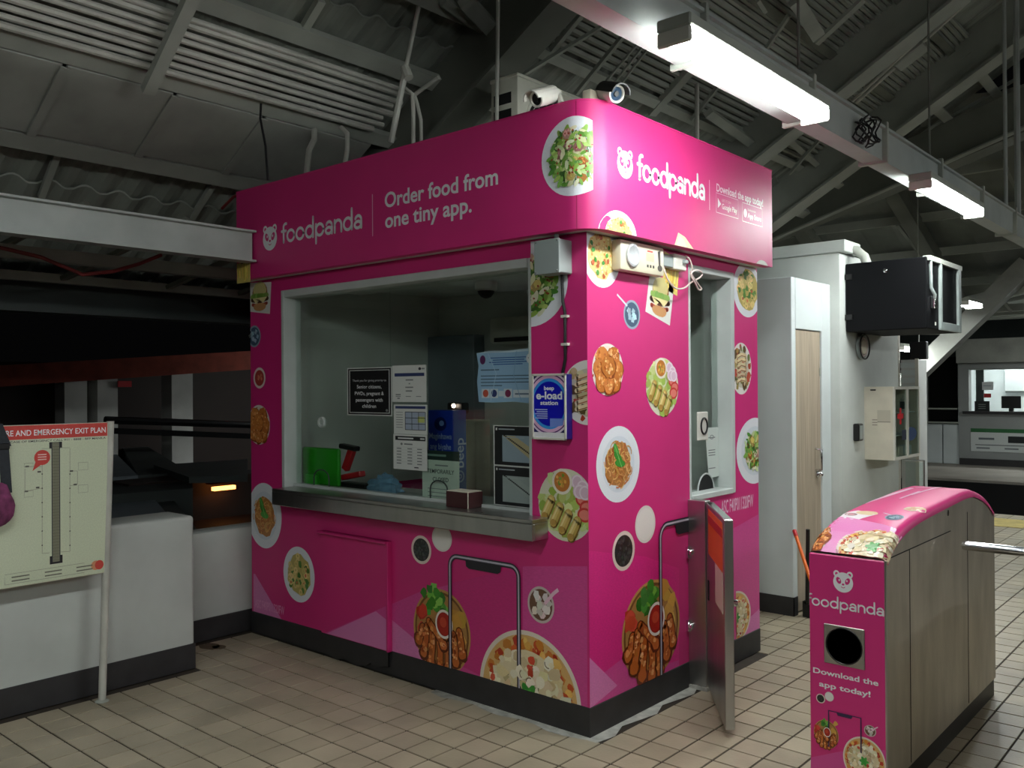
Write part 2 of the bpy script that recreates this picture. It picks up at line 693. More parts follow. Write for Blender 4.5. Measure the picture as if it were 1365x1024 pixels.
def f_chicken(p, rnd):
    p.ell(0, 0, 1, 1, rgb(238, 228, 222), 40)
    p.ell(0, 0, 0.9, 0.9, rgb(236, 220, 204), 36)
    for x, y, r in ((-0.36, 0.46, 0.42), (0.34, 0.5, 0.4), (-0.56, 0.05, 0.4), (0.55, 0.02, 0.42), (-0.4, -0.42, 0.42), (0.4, -0.45, 0.4), (0.0, 0.12, 0.44), (0.0, -0.62, 0.32)):
        p.blob(x + 0.03, y - 0.05, r * 1.03, jit((142, 72, 28), rnd, 8), rnd, 14, 0.1)
        p.blob(x, y, r * 0.96, jit((204, 122, 56), rnd, 12), rnd, 14, 0.12)
        for i in range(22):
            p.blob(x + rnd.gauss(0, r * 0.42), y + rnd.gauss(0, r * 0.42), r * rnd.uniform(0.06, 0.2), jit(rnd.choice([(236, 172, 104), (186, 100, 40), (224, 146, 74), (212, 130, 62), (242, 192, 130)]), rnd), rnd, 7)


def f_lumpia(p, rnd):
    p.ell(0, 0, 1, 1, rgb(226, 226, 200), 44)
    for i in range(90):
        a, r = rnd.uniform(0, 2 * PI), 0.9 * math.sqrt(rnd.random())
        p.blob(r * math.cos(a), r * math.sin(a), 0.15, jit(rnd.choice([(196, 212, 120), (166, 194, 88), (216, 224, 158), (182, 204, 104)]), rnd), rnd, 8)
    for x, y in ((0.6, 0.2), (0.74, -0.02), (0.66, -0.22)):
        p.ell(x, y, 0.25, 0.2, rgb(206, 60, 54), 18)
        p.ell(x, y, 0.19, 0.14, rgb(236, 136, 122), 16)
    for x, y in ((0.42, 0.66), (0.6, 0.52), (0.5, 0.4), (0.68, 0.38)):
        p.ell(x, y, 0.24, 0.2, rgb(228, 196, 214), 18)
        p.ring(x, y, 0.2, 0.15, rgb(246, 226, 238), 18)
    for i in range(4):
        x0, y0 = -0.52 + i * 0.31, 0.12 - i * 0.17
        x1, y1 = x0 - 0.24, y0 - 0.46
        p.line([(x0 + .02, y0 - .03), (x1 + .02, y1 - .03)], 0.29, rgb(128, 96, 40), True)
        p.line([(x0, y0), (x1, y1)], 0.26, jit((206, 172, 92), rnd, 8), True)
        p.line([(x0 - 0.03, y0), (x1 - 0.03, y1 + 0.03)], 0.15, jit((226, 198, 120), rnd, 6), True)
        p.line([(x0 - 0.05, y0), (x1 - 0.05, y1 + 0.05)], 0.05, rgb(240, 222, 160), True)
        p.ell(x1, y1, 0.1, 0.09, rgb(190, 150, 76), 14)
    p.ell(-0.12, 0.64, 0.36, 0.36, rgb(242, 234, 216), 26)
    p.ell(-0.12, 0.64, 0.28, 0.28, rgb(200, 122, 50), 24)
    for i in range(18):
        p.blob(-0.12 + rnd.uniform(-0.18, 0.18), 0.64 + rnd.uniform(-0.18, 0.18), 0.05, jit((226, 166, 80) if i % 4 else (130, 160, 60), rnd), rnd, 6)


def f_grill(p, rnd):
    plate(p, (236, 232, 226), (206, 200, 180))
    for i in range(60):
        a, r = rnd.uniform(0, 2 * PI), 0.86 * math.sqrt(rnd.random())
        p.blob(r * math.cos(a), r * math.sin(a), rnd.uniform(0.08, 0.18), jit(rnd.choice([(112, 120, 60), (176, 150, 90), (96, 74, 44), (222, 206, 166), (190, 80, 60)]), rnd), rnd, 7)
    for i in range(6):
        y = 0.5 - i * 0.19
        p.line([(-0.42, y - 0.06), (0, y + 0.04), (0.44, y)], 0.15, jit((226, 206, 166), rnd), True)
        p.line([(-0.38, y - 0.1), (0, y), (0.4, y - 0.04)], 0.035, jit((150, 96, 50), rnd), True)


def f_wings(p, rnd):
    p.ell(0, 0, 1, 1, rgb(196, 148, 84), 44)
    p.ring(0, 0, 0.94, 0.88, rgb(122, 82, 40), 44)
    p.ell(0, 0, 0.88, 0.88, rgb(178, 130, 72), 40)
    for i in range(26):
        p.blob(-0.15 + rnd.gauss(0, 0.16), 0.66 + rnd.gauss(0, 0.13), 0.12, jit(rnd.choice([(70, 150, 50), (126, 190, 74), (52, 118, 40)]), rnd), rnd, 8)
    for i in range(9):
        p.blob(0.58 + rnd.gauss(0, 0.1), 0.25 + rnd.gauss(0, 0.25), 0.17, jit((216, 166, 78), rnd), rnd, 7)
    for i in range(5):
        p.blob(-0.68 + rnd.gauss(0, 0.08), 0.3 + rnd.gauss(0, 0.12), 0.16, jit((200, 62, 42), rnd), rnd, 8)
    for x0, y0, x1, y1 in ((-0.66, 0.0, -0.8, -0.32), (0.62, 0.1, 0.72, -0.4), (0.42, 0.0, 0.5, -0.62), (-0.5, 0.05, -0.62, -0.6), (0.2, -0.12, 0.24, -0.86), (-0.06, -0.1, -0.04, -0.9), (-0.3, 0.0, -0.36, -0.82), (-0.42, 0.18, 0.1, -0.3)):
        w0 = rnd.uniform(0.16, 0.2)
        for g, c in ((0.06, (104, 46, 18)), (0.0, (196, 104, 44))):
            p.line([(x0, y0), ((x0 + x1) / 2 + .03, (y0 + y1) / 2), (x1, y1)], w0 + g, jit(c, rnd, 8), True)
            p.blob(x1, y1, w0 * 0.72 + g, jit(c, rnd, 8), rnd, 12, 0.1)
        for k in range(16):
            t = rnd.random()
            p.blob(x0 + (x1 - x0) * t + rnd.uniform(-w0, w0) * .42, y0 + (y1 - y0) * t, rnd.uniform(0.025, 0.06), jit(rnd.choice([(226, 148, 84), (168, 82, 34), (212, 124, 60), (236, 170, 110)]), rnd), rnd, 7)
    p.ell(0.12, 0.2, 0.3, 0.34, rgb(238, 230, 220), 28)
    p.ell(0.12, 0.2, 0.25, 0.28, rgb(176, 40, 28), 26)
    p.ell(0.09, 0.24, 0.12, 0.12, rgb(206, 74, 48), 18)


def f_pizza(p, rnd):
    p.ell(0, 0, 1, 1, rgb(234, 222, 206), 60)
    p.ell(0, 0, 0.93, 0.93, rgb(222, 178, 112), 56)
    for i in range(90):
        a, r = rnd.uniform(0, 2 * PI), rnd.uniform(0.68, 0.86)
        p.blob(r * math.cos(a), r * math.sin(a), rnd.uniform(0.04, 0.09), jit(rnd.choice([(206, 84, 40), (222, 140, 60), (236, 186, 96), (190, 60, 36)]), rnd), rnd, 7)
    p.ell(0, 0, 0.7, 0.7, rgb(232, 216, 176), 40)
    for i in range(120):
        a, r = rnd.uniform(0, 2 * PI), 0.74 * math.sqrt(rnd.random())
        x, y = r * math.cos(a), r * math.sin(a)
        p.blob(x, y, rnd.uniform(0.05, 0.12), jit(rnd.choice([(240, 226, 190), (226, 210, 166), (244, 236, 210), (214, 194, 146)]), rnd), rnd, 8)
        if i % 5 == 1:
            t = rnd.uniform(0, PI)
            p.line([(x + 0.07 * math.cos(t + k * 0.5), y + 0.07 * math.sin(t + k * 0.5)) for k in range(5)], 0.016, jit((110, 90, 62), rnd))
        if i % 9 == 4:
            p.blob(x, y, 0.07, jit((206, 74, 46), rnd), rnd, 7)
    for k in range(6):
        leaf(p, 0.02 + 0.06 * math.cos(k), 0.0 + 0.05 * math.sin(k), 0.17, k * 1.05, jit((66, 158, 60), rnd))


def f_bowl(p, rnd):
    p.ell(0, 0, 1, 1, rgb(232, 214, 204), 36)
    p.ell(0, 0, 0.8, 0.8, rgb(40, 42, 40), 30)
    for i in range(60):
        a, r = rnd.uniform(0, 2 * PI), 0.72 * math.sqrt(rnd.random())
        p.ell(r * math.cos(a), r * math.sin(a), 0.09, 0.09, jit((58, 62, 60), rnd, 22), 8)


def f_milk(p, rnd):
    p.ell(0, 0, 1, 1, rgb(226, 222, 216), 36)
    p.ell(0, 0, 0.86, 0.86, rgb(234, 232, 226), 32)


def f_drink(p, rnd):
    p.ell(0, 0, 1, 1, rgb(150, 170, 186), 32)
    p.ell(0, 0, 0.84, 0.84, rgb(60, 84, 110), 30)
    for i in range(9):
        a, r = rnd.uniform(0, 2 * PI), rnd.uniform(0.15, 0.55)
        x, y = r * math.cos(a), r * math.sin(a)
        t = rnd.uniform(0, PI)
        q = 0.24
        p.poly([(x + q * math.cos(t + k * PI / 2), y + q * math.sin(t + k * PI / 2)) for k in range(4)], jit((172, 196, 210), rnd, 26))
    p.line([(-0.55, 0.55), (-1.75, 1.25)], 0.14, rgb(206, 216, 226))


def f_icecoffee(p, rnd):
    p.ell(0, 0, 1, 1, rgb(206, 190, 186), 32)
    p.ell(0, 0, 0.86, 0.86, rgb(110, 78, 60), 30)
    for i in range(14):
        a, r = rnd.uniform(0, 2 * PI), 0.62 * math.sqrt(rnd.random())
        p.blob(r * math.cos(a), r * math.sin(a), 0.24, jit((222, 212, 206), rnd, 24), rnd, 6)
    p.line([(0.3, 0.1), (0.95, 0.75), (1.3, 1.0)], 0.2, rgb(236, 196, 214))


def f_cup(p, rnd):
    p.ell(0, 0, 1, 1, rgb(236, 220, 214), 30)
    p.ell(0, 0, 0.76, 0.76, rgb(176, 66, 58), 26)
    for i in range(8):
        p.blob(rnd.uniform(-0.35, 0.35), rnd.uniform(-0.4, 0.4), 0.16, jit((214, 130, 100), rnd), rnd, 6)


def f_burger(p, rnd):
    """a card, drawn in the unit square"""
    p.poly([(-0.86, 1.0), (1.0, 0.86), (0.86, -1.0), (-1.0, -0.72)], rgb(222, 222, 216))
    p.blob(0.02, 0.36, 0.56, rgb(150, 104, 56), rnd, 14, 0.06, 1.15)
    p.blob(0.0, 0.46, 0.5, rgb(206, 196, 132), rnd, 14, 0.06, 1.15)
    for i in range(8):
        p.blob(-0.6 + i * 0.17, 0.14, 0.16, jit((128, 168, 74), rnd), rnd, 8)
    p.line([(-0.65, -0.08), (0, -0.2), (0.66, -0.06)], 0.24, rgb(84, 50, 32), True)
    p.poly([(-0.62, 0.02), (0.64, 0.04), (0.3, -0.3), (0.0, -0.1), (-0.3, -0.34)], rgb(236, 222, 160))
    p.line([(-0.6, -0.36), (0, -0.5), (0.6, -0.34)], 0.2, rgb(196, 84, 66), True)
    p.blob(0.0, -0.52, 0.24, rgb(202, 148, 96), rnd, 12, 0.06, 2.3)


def f_fries(p, rnd):
    p.poly([(-1, -1), (1, -1), (1, 1), (-1, 1)], rgb(216, 196, 108))
    for i in range(16):
        x = rnd.uniform(-0.8, 0.8)
        p.line([(x, rnd.uniform(-0.9, -0.3)), (x + rnd.uniform(-0.2, 0.2), rnd.uniform(0.2, 0.9))], 0.16, jit((232, 200, 96), rnd, 26))


def logo(p, bg=None):
    """round bear head emblem in the unit circle"""
    bg = bg or PNK
    for sx in (-1, 1):
        p.ell(sx * 0.66, 0.68, 0.3, 0.3, WHT, 22)
        p.ell(sx * 0.64, 0.66, 0.15, 0.15, bg, 18)
    p.ell(0, -0.08, 0.98, 0.92, WHT, 40)
    for sx in (-1, 1):
        p.ell(sx * 0.44, 0.06, 0.22, 0.33, bg, 22, sx * -0.5)
        p.ell(sx * 0.38, 0.1, 0.08, 0.1, WHT, 14)
    p.ell(0, -0.26, 0.13, 0.09, bg, 16)
    p.line([(0.17 * math.cos(t), -0.47 + 0.1 * math.sin(t)) for t in [PI + k * PI / 8 for k in range(9)]], 0.06, bg)


def wordmark(p, x, y, xh, width=None, col=WHT, wt=0.2):
    """the shop's name in round strokes; xh is the x-height"""
    w = wt
    arc = lambda cx, cy, r, a0, a1, ry=None, n=14: [(cx + r * math.cos(a0 + (a1 - a0) * k / n), cy + (ry or r) * math.sin(a0 + (a1 - a0) * k / n)) for k in range(n + 1)]

    def f():
        return [arc(0.55, 1.18, 0.27, PI * 0.42, PI, 0.25) + [(0.28, 0.08)], [(0.06, 0.9), (0.56, 0.9)]], 0.62

    def o():
        return [arc(0.5, 0.5, 0.4, 0, 2 * PI, None, 26)], 1.06

    def d():
        return [arc(0.5, 0.5, 0.4, 0, 2 * PI, None, 26), [(0.9, 0.08), (0.9, 1.48)]], 1.1

    def pp():
        return [arc(0.52, 0.5, 0.4, 0, 2 * PI, None, 26), [(0.12, 0.92), (0.12, -0.42)]], 1.08

    def n():
        return [[(0.14, 0.08), (0.14, 0.92)], arc(0.48, 0.54, 0.34, PI, 0, 0.36) + [(0.82, 0.08)]], 0.98

    def a():
        return [arc(0.4, 0.31, 0.31, 0, 2 * PI, 0.22, 22), [(0.74, 0.08), (0.74, 0.6)], arc(0.44, 0.6, 0.3, 0, PI * 0.86, 0.31)], 0.9
    seq = [f, o, o, d, pp, a, n, d, a]
    tot = sum(q()[1] for q in seq)
    kx = (width / tot) if width else xh
    cx = x
    for q in seq:
        strokes, adv = q()
        for st in strokes:
            p.line([(cx + u * kx, y + v * xh) for u, v in st], w * xh, col, True)
        cx += adv * kx
    return cx

# ================================================================== SETTING
def struct(name, mb, m, parent=None, **k):
    o = mb.build(name, m, parent, **k)
    if parent is None:
        o['kind'] = 'structure'
    return o


BW, BD = 2.75, 1.737          # booth width (x from -BW to 0) and depth (y from 0 to BD)
TP, TX0, TY0 = 0.156, 0.072, 0.145   # tile pitch and grid origin
FLOOR_END = 8.95

floor = empty('floor', (0, 0, 0), kind='structure')
MB().box((-2.9, -6.5, -0.25), (9.0, FLOOR_END, -0.004)).build('screed', 'grout', floor)
cells = []
for i in range(-22, 60):
    for j in range(-42, 58):
        x, y = TX0 + (i + 0.5) * TP, TY0 + (j + 0.5) * TP
        if y > FLOOR_END - 0.1 or x > 8.9:
            continue
        if -BW - 0.02 < x < 0.0 and 0.0 < y < BD:
            continue
        if x < -2.75 or (x < -2.28 and y < -0.7):
            continue
        if not in_view((x, y, 0), 420):
            continue
        cells.append(((Vector((x, y, 0)) - CAMLOC).length if in_view((x, y, 0), 10) else 50 + y, x, y))
cells.sort()
h = TP / 2 - 0.0045
mb = MB()
mb.add([(-h, -h, -0.005), (h, -h, -0.005), (h, h, -0.005), (-h, h, -0.005), (-h + .0007, -h + .0007, 0), (h - .0007, -h + .0007, 0), (h - .0007, h - .0007, 0), (-h + .0007, h - .0007, 0)],
       [(4, 5, 6, 7), (0, 1, 5, 4), (1, 2, 6, 5), (2, 3, 7, 6), (3, 0, 4, 7)])
tile0 = mb.build('tile', 'tile', floor)
rnd = random.Random(3)
rest = MB()
for k, (d, x, y) in enumerate(cells):
    dz = rnd.uniform(-0.0006, 0.0006)
    if k < 300:
        t = tile0 if k == 0 else tile0.copy()
        if k:
            COL.objects.link(t)
            t.parent = floor
        t.location = (x, y, dz)
    else:
        rest.add([p + Vector((x, y, dz)) for p in mb.v], mb.f)
rs = rest.build('floor_tiles', 'tile', floor)
rs['kind'] = 'stuff'
# cement patching along the foot of the booth
cm = MB()
for k in range(8):
    y0, y1 = -0.03 + k * 0.12, -0.03 + (k + 1) * 0.12
    cm.add([(0.0, y0, 0.0016), (0.055 + 0.025 * math.sin(k * 2.1), y0, 0.0016), (0.055 + 0.025 * math.sin(k * 2.1 + 2.1), y1, 0.0016), (0.0, y1, 0.0016)], [(0, 1, 2, 3)])
for k in range(10):
    x0, x1 = -1.0 + k * 0.1, -0.9 + k * 0.1
    cm.add([(x0, 0, 0.0016), (x0, -0.05 - 0.018 * math.sin(k * 1.7), 0.0016), (x1, -0.05 - 0.018 * math.sin(k * 1.7 + 1.7), 0.0016), (x1, 0, 0.0016)], [(0, 1, 2, 3)])
cm.build('cement_patch', 'cement', floor)
st = MB()
for cx, cy, r in ((-2.66, -0.36, 0.075), (-2.6, -0.33, 0.05)):
    st.add([(cx + r * (1 + .25 * math.sin(3 * k)) * math.cos(k * PI / 6), cy + r * 0.8 * math.sin(k * PI / 6), 0.0012) for k in range(12)], [tuple(range(12))])
st.build('stain', mat('floor_stain', (92, 78, 58), 0.7, var=0.3, scale=30), floor)

# low parapet on the left, in two lengths, with their dark skirtings
wl = empty('wall_left', (-2.33, -2, 0), kind='structure')
MB().box((-2.62, -6.0, 0.0), (-2.33, -0.64, 0.878)).build('parapet', 'wall_paint', wl, bevel=0.022, seg=3)
MB().box((-2.98, -0.66, 0.0), (-2.80, 1.9, 0.688)).build('low_parapet', 'wall_paint', wl, bevel=0.012, seg=2)
bl = MB()
bl.box((-2.6, -6.0, 0), (-2.325, -0.638, 0.146))
bl.box((-2.9, -0.66, 0), (-2.788, 1.0, 0.14))
struct('baseboard_left', bl, 'plinth', bevel=0.003)

# ------------------------------------------------------------------ roof over the concourse
SL = 0.577


def rz(x, off=0.0):
    return 3.07 + SL * (x + 3.0) + off


def elx(deg, off=0.0):
    t = math.tan(math.radians(deg))
    x = (1.6 + CAMLOC.x * t - 3.07 - off - SL * 3.0) / (t + SL)
    return x, rz(x, off)


def onroof(u, v, off=0.0):
    d = RX * ((u - IW / 2) / FPX) + RY * (-(v - IH / 2) / FPX) - RZ
    t = (rz(CAMLOC.x, off) - CAMLOC.z) / (d.z - SL * d.x)
    return CAMLOC + d * t


ceil = empty('ceiling', (0, 0, 3.0), kind='structure')
sh = MB()
pitch, n0, n1 = 0.22, -31, 35
prof = [(0.0, 0.0), (0.05, 0.006), (0.1, 0.034), (0.13, 0.042), (0.165, 0.034), (0.2, 0.008)]
ys = []
for k in range(n0, n1):
    for a, b in prof:
        ys.append((k * pitch + a, b))
XA, XB = elx(12.7, 0.13)[0], elx(28.2, 0.13)[0]
for xs, dz in (((-4.3, XA), 0.1), ((XA - 0.12, XB), 0.145), ((XB - 0.12, 0.2, 5.2), 0.19)):
    sh = MB()
    vs, fs = [], []
    for x in xs:
        for y, b in ys:
            vs.append((x, y, rz(x, dz) + b))
    m_ = len(vs)
    vs += [(p[0], p[1], p[2] + 0.012) for p in vs]
    L_ = len(ys)
    for i in range(len(xs) - 1):
        for k in range(L_ - 1):
            q = i * L_ + k
            fs.append((q, q + 1, q + 1 + L_, q + L_))
    e = (len(xs) - 1) * L_
    for k in range(L_ - 1):
        fs.append((e + k, e + k + 1, e + k + 1 + m_, e + k + m_))
    sh.add(vs, fs)
    sh.build('roof_sheet', 'roof', ceil)
YA, YB = -6.0, 7.4


def purlin(d0, d1, off, y0, y1, m='roofsteel', wd=0.05):
    (xa, za), (xb, zb) = elx(d0, off), elx(d1, off)
    b = MB()
    n = Vector((-SL, 0, 1)).normalized() * wd
    A, B = Vector((xa, 0, za)), Vector((xb, 0, zb))
    vs = []
    for y in (y0, y1):
        for p in (A, B, B + n, A + n):
            vs.append((p.x, y, p.z))
    b.add(vs, [(0, 1, 2, 3), (7, 6, 5, 4), (0, 4, 5, 1), (1, 5, 6, 2), (2, 6, 7, 3), (3, 7, 4, 0)])
    return b.build('purlin', m, ceil)


purlin(14.3, 15.2, 0.0, YA, 1.0)
purlin(19.7, 20.6, 0.0, YA, 1.0)
purlin(25.0, 26.1, 0.06, YA, YB)
purlin(30.6, 31.5, 0.1, YA, YB)
purlin(10.8, 11.4, 0.1, YA, 2.5, 'rafter')
purlin(44, 45, 0.1, YA, YB, 'rafter')
purlin(53, 54, 0.1, YA, YB, 'rafter')
# grey closing panels between the two lower purlins
cuts = [-6.0, -4.6, -3.2, -2.0]
pts = [onroof(u, v, 0.0).y for u, v in ((68, 125), (210, 165), (325, 195))]
cuts = [-6.0, -3.6, -2.2] + pts + [0.86]
for k in range(len(cuts) - 1):
    (xa, za), (xb, zb) = elx(15.3, 0.0), elx(19.6, 0.0)
    b = MB()
    n = Vector((-SL, 0, 1)).normalized() * 0.02
    A, B = Vector((xa, 0, za)), Vector((xb, 0, zb))
    y0, y1 = cuts[k] + 0.012, cuts[k + 1] - 0.012
    vs = []
    for y in (y0, y1):
        for p in (A, B, B + n, A + n):
            vs.append((p.x, y, p.z))
    b.add(vs, [(0, 1, 2, 3), (7, 6, 5, 4), (0, 4, 5, 1), (1, 5, 6, 2), (2, 6, 7, 3), (3, 7, 4, 0)])
    b.build('soffit_panel', 'duct', ceil, bevel=0.004)
    s = MB()
    s.bar((xa, y0 - 0.012, za - 0.012), (xb, y0 - 0.012, zb - 0.012), 0.05, 0.012)
    s.build('seam_strap', 'duct', ceil)
# battens of the roof deck
for k in range(34):
    dg = 32.4 + k * 0.72
    x, z = elx(dg, 0.15)
    MB().box((x - 0.016, 1.25, z - 0.012), (x + 0.016, 7.0, z + 0.02)).build('batten', 'roofsteel', ceil)
for k in range(16):
    x, z = elx(46 + k * 1.1, 0.15)
    MB().box((x - 0.018, -4.0, z - 0.012), (x + 0.018, 1.2, z + 0.02)).build('batten', 'roofsteel', ceil)


def rafter(y, x0, x1, w, hh, off=-0.1, m='rafter', t=0.025):
    """sloping I-beam; the underside lies off below the purlin plane"""
    p, q = Vector((x0, y, rz(x0, off) + hh / 2 * 1.15)), Vector((x1, y, rz(x1, off) + hh / 2 * 1.15))
    b = MB().ibeam(p, q, w, hh, t)
    return b.build('rafter', m, ceil)


rafter(1.02, -4.3, 4.5, 0.26, 0.52, -0.36)
rafter(4.62, -4.3, 4.5, 0.22, 0.46, -0.3, 'roofsteel')
rafter(6.2, -4.3, 4.5, 0.24, 0.46, -0.3, 'roofsteel')
rafter(-3.4, -4.3, 4.5, 0.24, 0.46, -0.3)
# deep tie beam across the end of the roof
A, B = at(1032, 296, 1, 7.5), at(1365, 152, 1, 7.5)
d = (B - A).normalized()
MB().bar(A - d * 2.5, B + d * 3.0, 0.3, 0.46).build('tie_beam', 'rafter', ceil)
A2, B2 = at(1032, 322, 1, 7.3), at(1365, 163, 1, 7.3)
MB().tube([A2 - d, B2 + d * 2], 0.025, 6).build('tie_pipe', 'roofsteel', ceil)


def brace(u0, v0, u1, v1, off=0.0, w=0.05, hh=0.05, m='roofsteel', name='brace'):
    p, q = onroof(u0, v0, off), onroof(u1, v1, off)
    return MB().bar(p, q, w, hh, (-SL, 0, 1)).build(name, m, ceil)


brace(258, -8, 197, 122, -0.13, 0.07, 0.05)
brace(80, 196, 55, 262, 0.1, 0.04, 0.03)
brace(289, 238, 254, 294, 0.1, 0.04, 0.03)
brace(428, 0, 403, 42, 0.1, 0.05, 0.04)
brace(932, 80, 868, 152, 0.12, 0.09, 0.05)
brace(790, 0, 722, 84, 0.12, 0.04, 0.04)
brace(860, 0, 690, 104, 0.05, 0.025, 0.025)
brace(845, 30, 768, 125, 0.0, 0.03, 0.03)
brace(878, 25, 805, 112, 0.0, 0.016, 0.016)
brace(884, 27, 818, 112, 0.0, 0.016, 0.016)
brace(890, 30, 828, 112, 0.0, 0.016, 0.016)
brace(960, 112, 922, 160, 0.05, 0.03, 0.03)
brace(1000, 190, 944, 150, -0.05, 0.08, 0.05)
brace(620, 0, 668, 52, 0.04, 0.1, 0.06)
brace(590, 0, 668, 56, 0.1, 0.06, 0.06)
brace(1060, 0, 1090, 48, -0.05, 0.11, 0.05)
brace(1150, 0, 1088, 58, -0.02, 0.07, 0.03)
brace(1020, 16, 1010, 0, 0.02, 0.03, 0.03)
brace(1018, 70, 1052, 20, 0.02, 0.03, 0.03)
brace(1224, 2, 1250, 30, 0.0, 0.09, 0.05)
brace(1165, 72, 1182, 92, 0.0, 0.1, 0.05)
brace(1285, 72, 1335, 134, 0.0, 0.1, 0.05)
brace(1226, 126, 1272, 166, 0.0, 0.1, 0.05)
brace(1190, 176, 1310, 102, 0.02, 0.03, 0.03)
brace(1355, 105, 1240, 172, 0.02, 0.03, 0.03)
brace(1098, 180, 1052, 232, -0.02, 0.03, 0.03)
brace(1050, 185, 1092, 222, 0.03, 0.06, 0.04)

# long white steel beam that runs to the booth on the left
bm_ = MB()
bx, by1 = -2.5, -0.115
za, zb = 2.408, 2.606
bm_.ibeam((bx - 0.05, -5.5, (za + zb) / 2), (bx - 0.05, by1, (za + zb) / 2), 0.11, zb - za, 0.012)
o = struct('trim_1', bm_, 'galv', base=(bx, -2, za))
# eave girder and underside steel further out
gx = -4.1
g = MB()
g.ibeam((gx, -6, 2.275), (gx, 8, 2.275), 0.2, 0.27, 0.03)
g.box((gx - 0.02, -6, 2.16), (gx + 0.02, 8, 2.4))
g.build('eave_girder', 'slate_dark', ceil)
g = MB()
g.box((-3.55, -6, 2.42), (-3.47, 6, 2.5))
g.box((-3.9, -6, 2.33), (-3.84, 6, 2.39))
g.build('eave_rail', 'roofsteel', ceil)
for y in (-2.0, -1.4, -0.75, 0.0, 0.6):
    MB().bar((-3.85, y, 2.36), (-3.0, y + 0.45, 2.72), 0.05, 0.03).build('eave_strut', 'rafter', ceil)

# ------------------------------------------------------------------ track and platform beyond
pf = empty('floor_far', (2, 11, 0), kind='structure')
MB().box((-9, 12.98, -1.3), (14, 17.5, 0.0)).build('far_platform', 'concrete', pf)
MB().box((-9, 12.93, -1.3), (14, 12.98, -0.04)).build('platform_nosing', 'dark', pf)
MB().box((-9, FLOOR_END, -1.5), (14, 12.98, -1.3)).build('track_bed', 'dark', pf)
for y in (10.2, 11.64):
    MB().box((-9, y - 0.03, -1.3), (14, y + 0.03, -1.15)).build('rail', 'roofsteel', pf)
mb = MB()
A = at(1330, 696, 2, 0)
mb.box((A.x - 0.15, A.y - 0.35, 0.001), (A.x + 0.32, A.y + 0.3, 0.006))
mb.build('yellow_floor_patch', 'yellow', floor)

# far station wall with its ticket window
fw = empty('wall_far', (-2, 16, 0), kind='structure')
w0, w1 = at(1291, 492, 1, 16.0), at(1365, 549, 1, 16.0)
d0, d1 = at(1233, 482, 1, 16.0), at(1278, 566, 1, 16.0)
wxr = 3.0
MB().box((-3.42, 16.0, 0), (d0.x, 16.2, 2.2)).build('wall_panel', 'far_wall', fw)
MB().box((d0.x, 16.03, 0), ((d0.x + d1.x) / 2 - 0.01, 16.2, d1.z)).build('lower_panel', 'closet', fw, bevel=0.01)
MB().box(((d0.x + d1.x) / 2 + 0.01, 16.03, 0), (d1.x, 16.2, d1.z)).build('lower_panel', 'closet', fw, bevel=0.01)
MB().box((d1.x, 16.0, 0), (wxr, 16.2, w1.z)).build('wall_panel', 'far_wall', fw)
MB().box((d1.x, 16.0, w1.z), (w0.x, 16.2, 2.2)).build('wall_panel', 'far_wall', fw)
MB().box((w0.x, 16.0, w0.z), (wxr, 16.2, 2.2)).build('wall_panel', 'far_wall', fw)
MB().box((-2.5, 15.85, w0.z + 0.12), (wxr, 16.25, 2.5)).build('fascia', 'duct', fw)
MB().box((d1.x + 0.02, 15.96, 0), (wxr, 16.0, 0.13)).build('skirting', 'plinth', fw)
MB().box((-3.42, 15.96, 0), (d0.x, 16.0, 0.13)).build('skirting', 'plinth', fw)
MB().box((d0.x - 0.3, 17.4, 0), (d1.x + 0.3, 17.5, 2.2)).build('passage_back', 'dark', fw)
MB().box((w0.x - 0.1, 15.93, w1.z - 0.05), (wxr, 16.06, w1.z)).build('counter_ledge', 'plinth', fw)
MB().box((d0.x, 15.98, d1.z + 0.02), (d1.x, 16.02, d1.z + 0.05)).build('handrail', 'roofsteel', fw)
MB().box((d0.x + 0.06, 15.97, d1.z + 0.3), (d1.x - 0.02, 16.0, d1.z + 0.33)).build('handrail', 'roofsteel', fw)
# the lit room behind the ticket window
MB().box((w0.x - 0.2, 17.3, 0.5), (wxr, 17.4, 2.3)).build('room_back', 'closet', fw)
MB().box((w0.x - 0.25, 16.2, 0.5), (w0.x - 0.2, 17.3, 2.3)).build('room_side', 'closet', fw)
MB().box((w0.x - 0.2, 16.2, 2.25), (wxr, 17.4, 2.3)).build('room_ceiling', 'closet', fw)
MB().box((w0.x + 0.1, 16.5, 2.2), (wxr - 1, 16.7, 2.24)).build('room_lamp', mat_emit('room_lamp', LAMP_COLOR, 8), fw)
for k in range(4):
    x = w0.x + 0.38 + k * 0.42
    MB().box((x, 17.2, 1.45), (x + 0.39, 17.3, 2.12)).build('cupboard_door', 'closet', fw, bevel=0.015)
MB().box((w0.x + 0.06, 16.3, 1.1), (w0.x + 0.2, 16.34, 2.0)).build('dark_curtain', 'slate_dark', fw)
MB().box((w0.x + 0.02, 16.06, w0.z - 0.02), (wxr, 16.09, w0.z)).build('window_rail', 'frame', fw)
p0, p1 = at(1294, 571, 1, 15.99), at(1365, 604, 1, 15.99)
p = Print(lambda a, b, hh: (a, 15.99 - hh, b))
p.rect(p0.x, p1.z, 0.2, p0.z, rgb(206, 212, 210))
p.rect(p0.x, p0.z - 0.075, 0.2, p0.z, rgb(44, 104, 58))
p.rect(p0.x + 0.66, p0.z - 0.27, 0.2, p0.z - 0.14, rgb(24, 28, 30))
p.rect(p0.x + 0.08, p0.z - 0.33, 0.1, p0.z - 0.315, rgb(70, 76, 80))
for k in range(3):
    p.rect(p0.x + 0.1 + k * 0.5, p0.z - 0.4, p0.x + 0.34 + k * 0.5, p0.z - 0.37, rgb(120, 126, 130))
